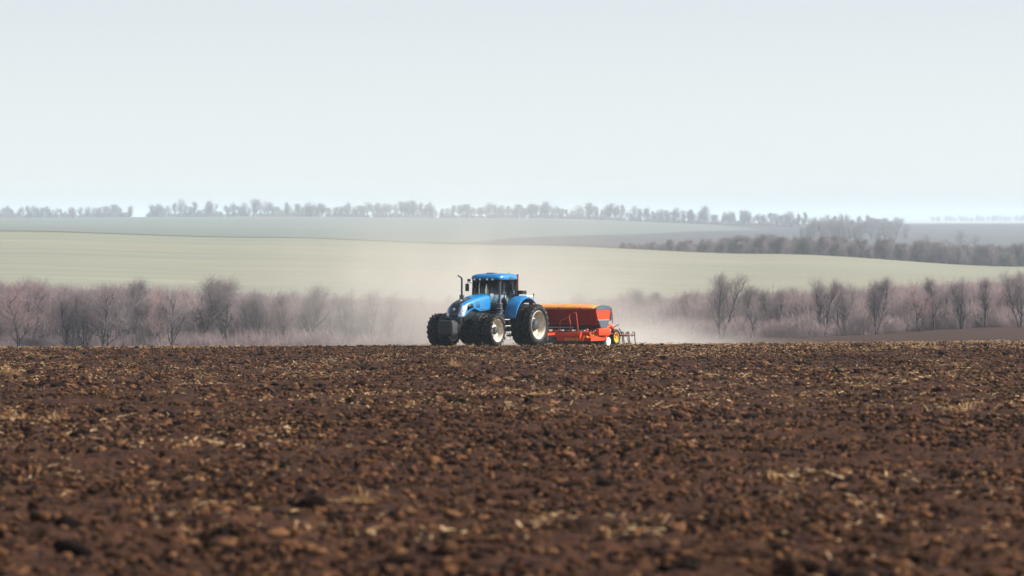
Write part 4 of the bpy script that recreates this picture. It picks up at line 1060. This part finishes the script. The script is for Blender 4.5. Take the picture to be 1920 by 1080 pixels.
m = MB(); m.tube([(SX(-7.6), 1.7, .75), (SX(-8.0), 1.95, .98)], .02, 6); m.tube([(SX(-7.5), 1.8, .5), (SX(-8.1), 1.9, .8), (SX(-8.5), 1.9, .46)], .03, 6); m.build('marker_bracket', 'black', drill)

# ------------------------------------------------------------------ dust raised by the drill
def dust():
    blobs = [  # image x, distance, height over ground, sx, sy, sz, strength
        (940, 306, 0.8, 7.0, 11, 2.7, .036),
        (880, 310, 3.7, 7.5, 11, 3.1, .034),
        (1190, 297, 0.2, 2.6, 7, 1.0, .10),
        (1290, 299, 0.0, 3.4, 7, .50, .060),
        (958, 275.5, 0.15, 1.2, 1.4, .40, .12),
        (1045, 281, 0.15, 1.8, 2.0, .45, .14),
    ]
    x0, x1, y0, y1 = -24, 24, 272.5, 342
    z0 = hz(0, 340)-1.0; z1 = hz(0, 290)+11.5
    o = MB().box(x0, x1, y0, y1, z0, z1).build('dust_cloud', 'white')
    m = bpy.data.materials.new('dust_air'); m.use_nodes = True; nt = m.node_tree; nt.nodes.clear()
    N, L = nt.nodes, nt.links
    out = N.new('ShaderNodeOutputMaterial'); v = N.new('ShaderNodeVolumePrincipled')
    v.inputs['Color'].default_value = (0.985, 0.945, 0.875, 1); v.inputs['Anisotropy'].default_value = 0.2
    geo = N.new('ShaderNodeNewGeometry')
    tot = None
    for (ix, d, h, sx, sy, sz, a) in blobs:
        x = px(ix, d); z = hz(x, d)+h
        sub = N.new('ShaderNodeVectorMath'); sub.operation = 'SUBTRACT'; sub.inputs[1].default_value = (x, d, z); L.new(geo.outputs['Position'], sub.inputs[0])
        mul = N.new('ShaderNodeVectorMath'); mul.operation = 'MULTIPLY'; mul.inputs[1].default_value = (1/sx, 1/sy, 1/sz); L.new(sub.outputs[0], mul.inputs[0])
        dot = N.new('ShaderNodeVectorMath'); dot.operation = 'DOT_PRODUCT'; L.new(mul.outputs[0], dot.inputs[0]); L.new(mul.outputs[0], dot.inputs[1])
        neg = N.new('ShaderNodeMath'); neg.operation = 'MULTIPLY'; neg.inputs[1].default_value = -1; L.new(dot.outputs['Value'], neg.inputs[0])
        ex = N.new('ShaderNodeMath'); ex.operation = 'EXPONENT'; L.new(neg.outputs[0], ex.inputs[0])
        sc = N.new('ShaderNodeMath'); sc.operation = 'MULTIPLY'; sc.inputs[1].default_value = a; L.new(ex.outputs[0], sc.inputs[0])
        if tot is None: tot = sc
        else:
            ad = N.new('ShaderNodeMath'); L.new(tot.outputs[0], ad.inputs[0]); L.new(sc.outputs[0], ad.inputs[1]); tot = ad
    nz = N.new('ShaderNodeTexNoise'); nz.inputs['Scale'].default_value = .33; nz.inputs['Detail'].default_value = 3; L.new(geo.outputs['Position'], nz.inputs['Vector'])
    mr = N.new('ShaderNodeMapRange'); mr.inputs['From Min'].default_value = .3; mr.inputs['From Max'].default_value = .7; mr.inputs['To Min'].default_value = .25; mr.inputs['To Max'].default_value = 1.75
    L.new(nz.outputs['Fac'], mr.inputs['Value'])
    pr = N.new('ShaderNodeMath'); pr.operation = 'MULTIPLY'; L.new(tot.outputs[0], pr.inputs[0]); L.new(mr.outputs[0], pr.inputs[1])
    L.new(pr.outputs[0], v.inputs['Density']); L.new(v.outputs[0], out.inputs['Volume'])
    o.data.materials.clear(); o.data.materials.append(m); o.display_type = 'WIRE'
    tag(o, 'beige dust cloud drifting up behind the tractor and seed drill', None, None, 'stuff')
dust()
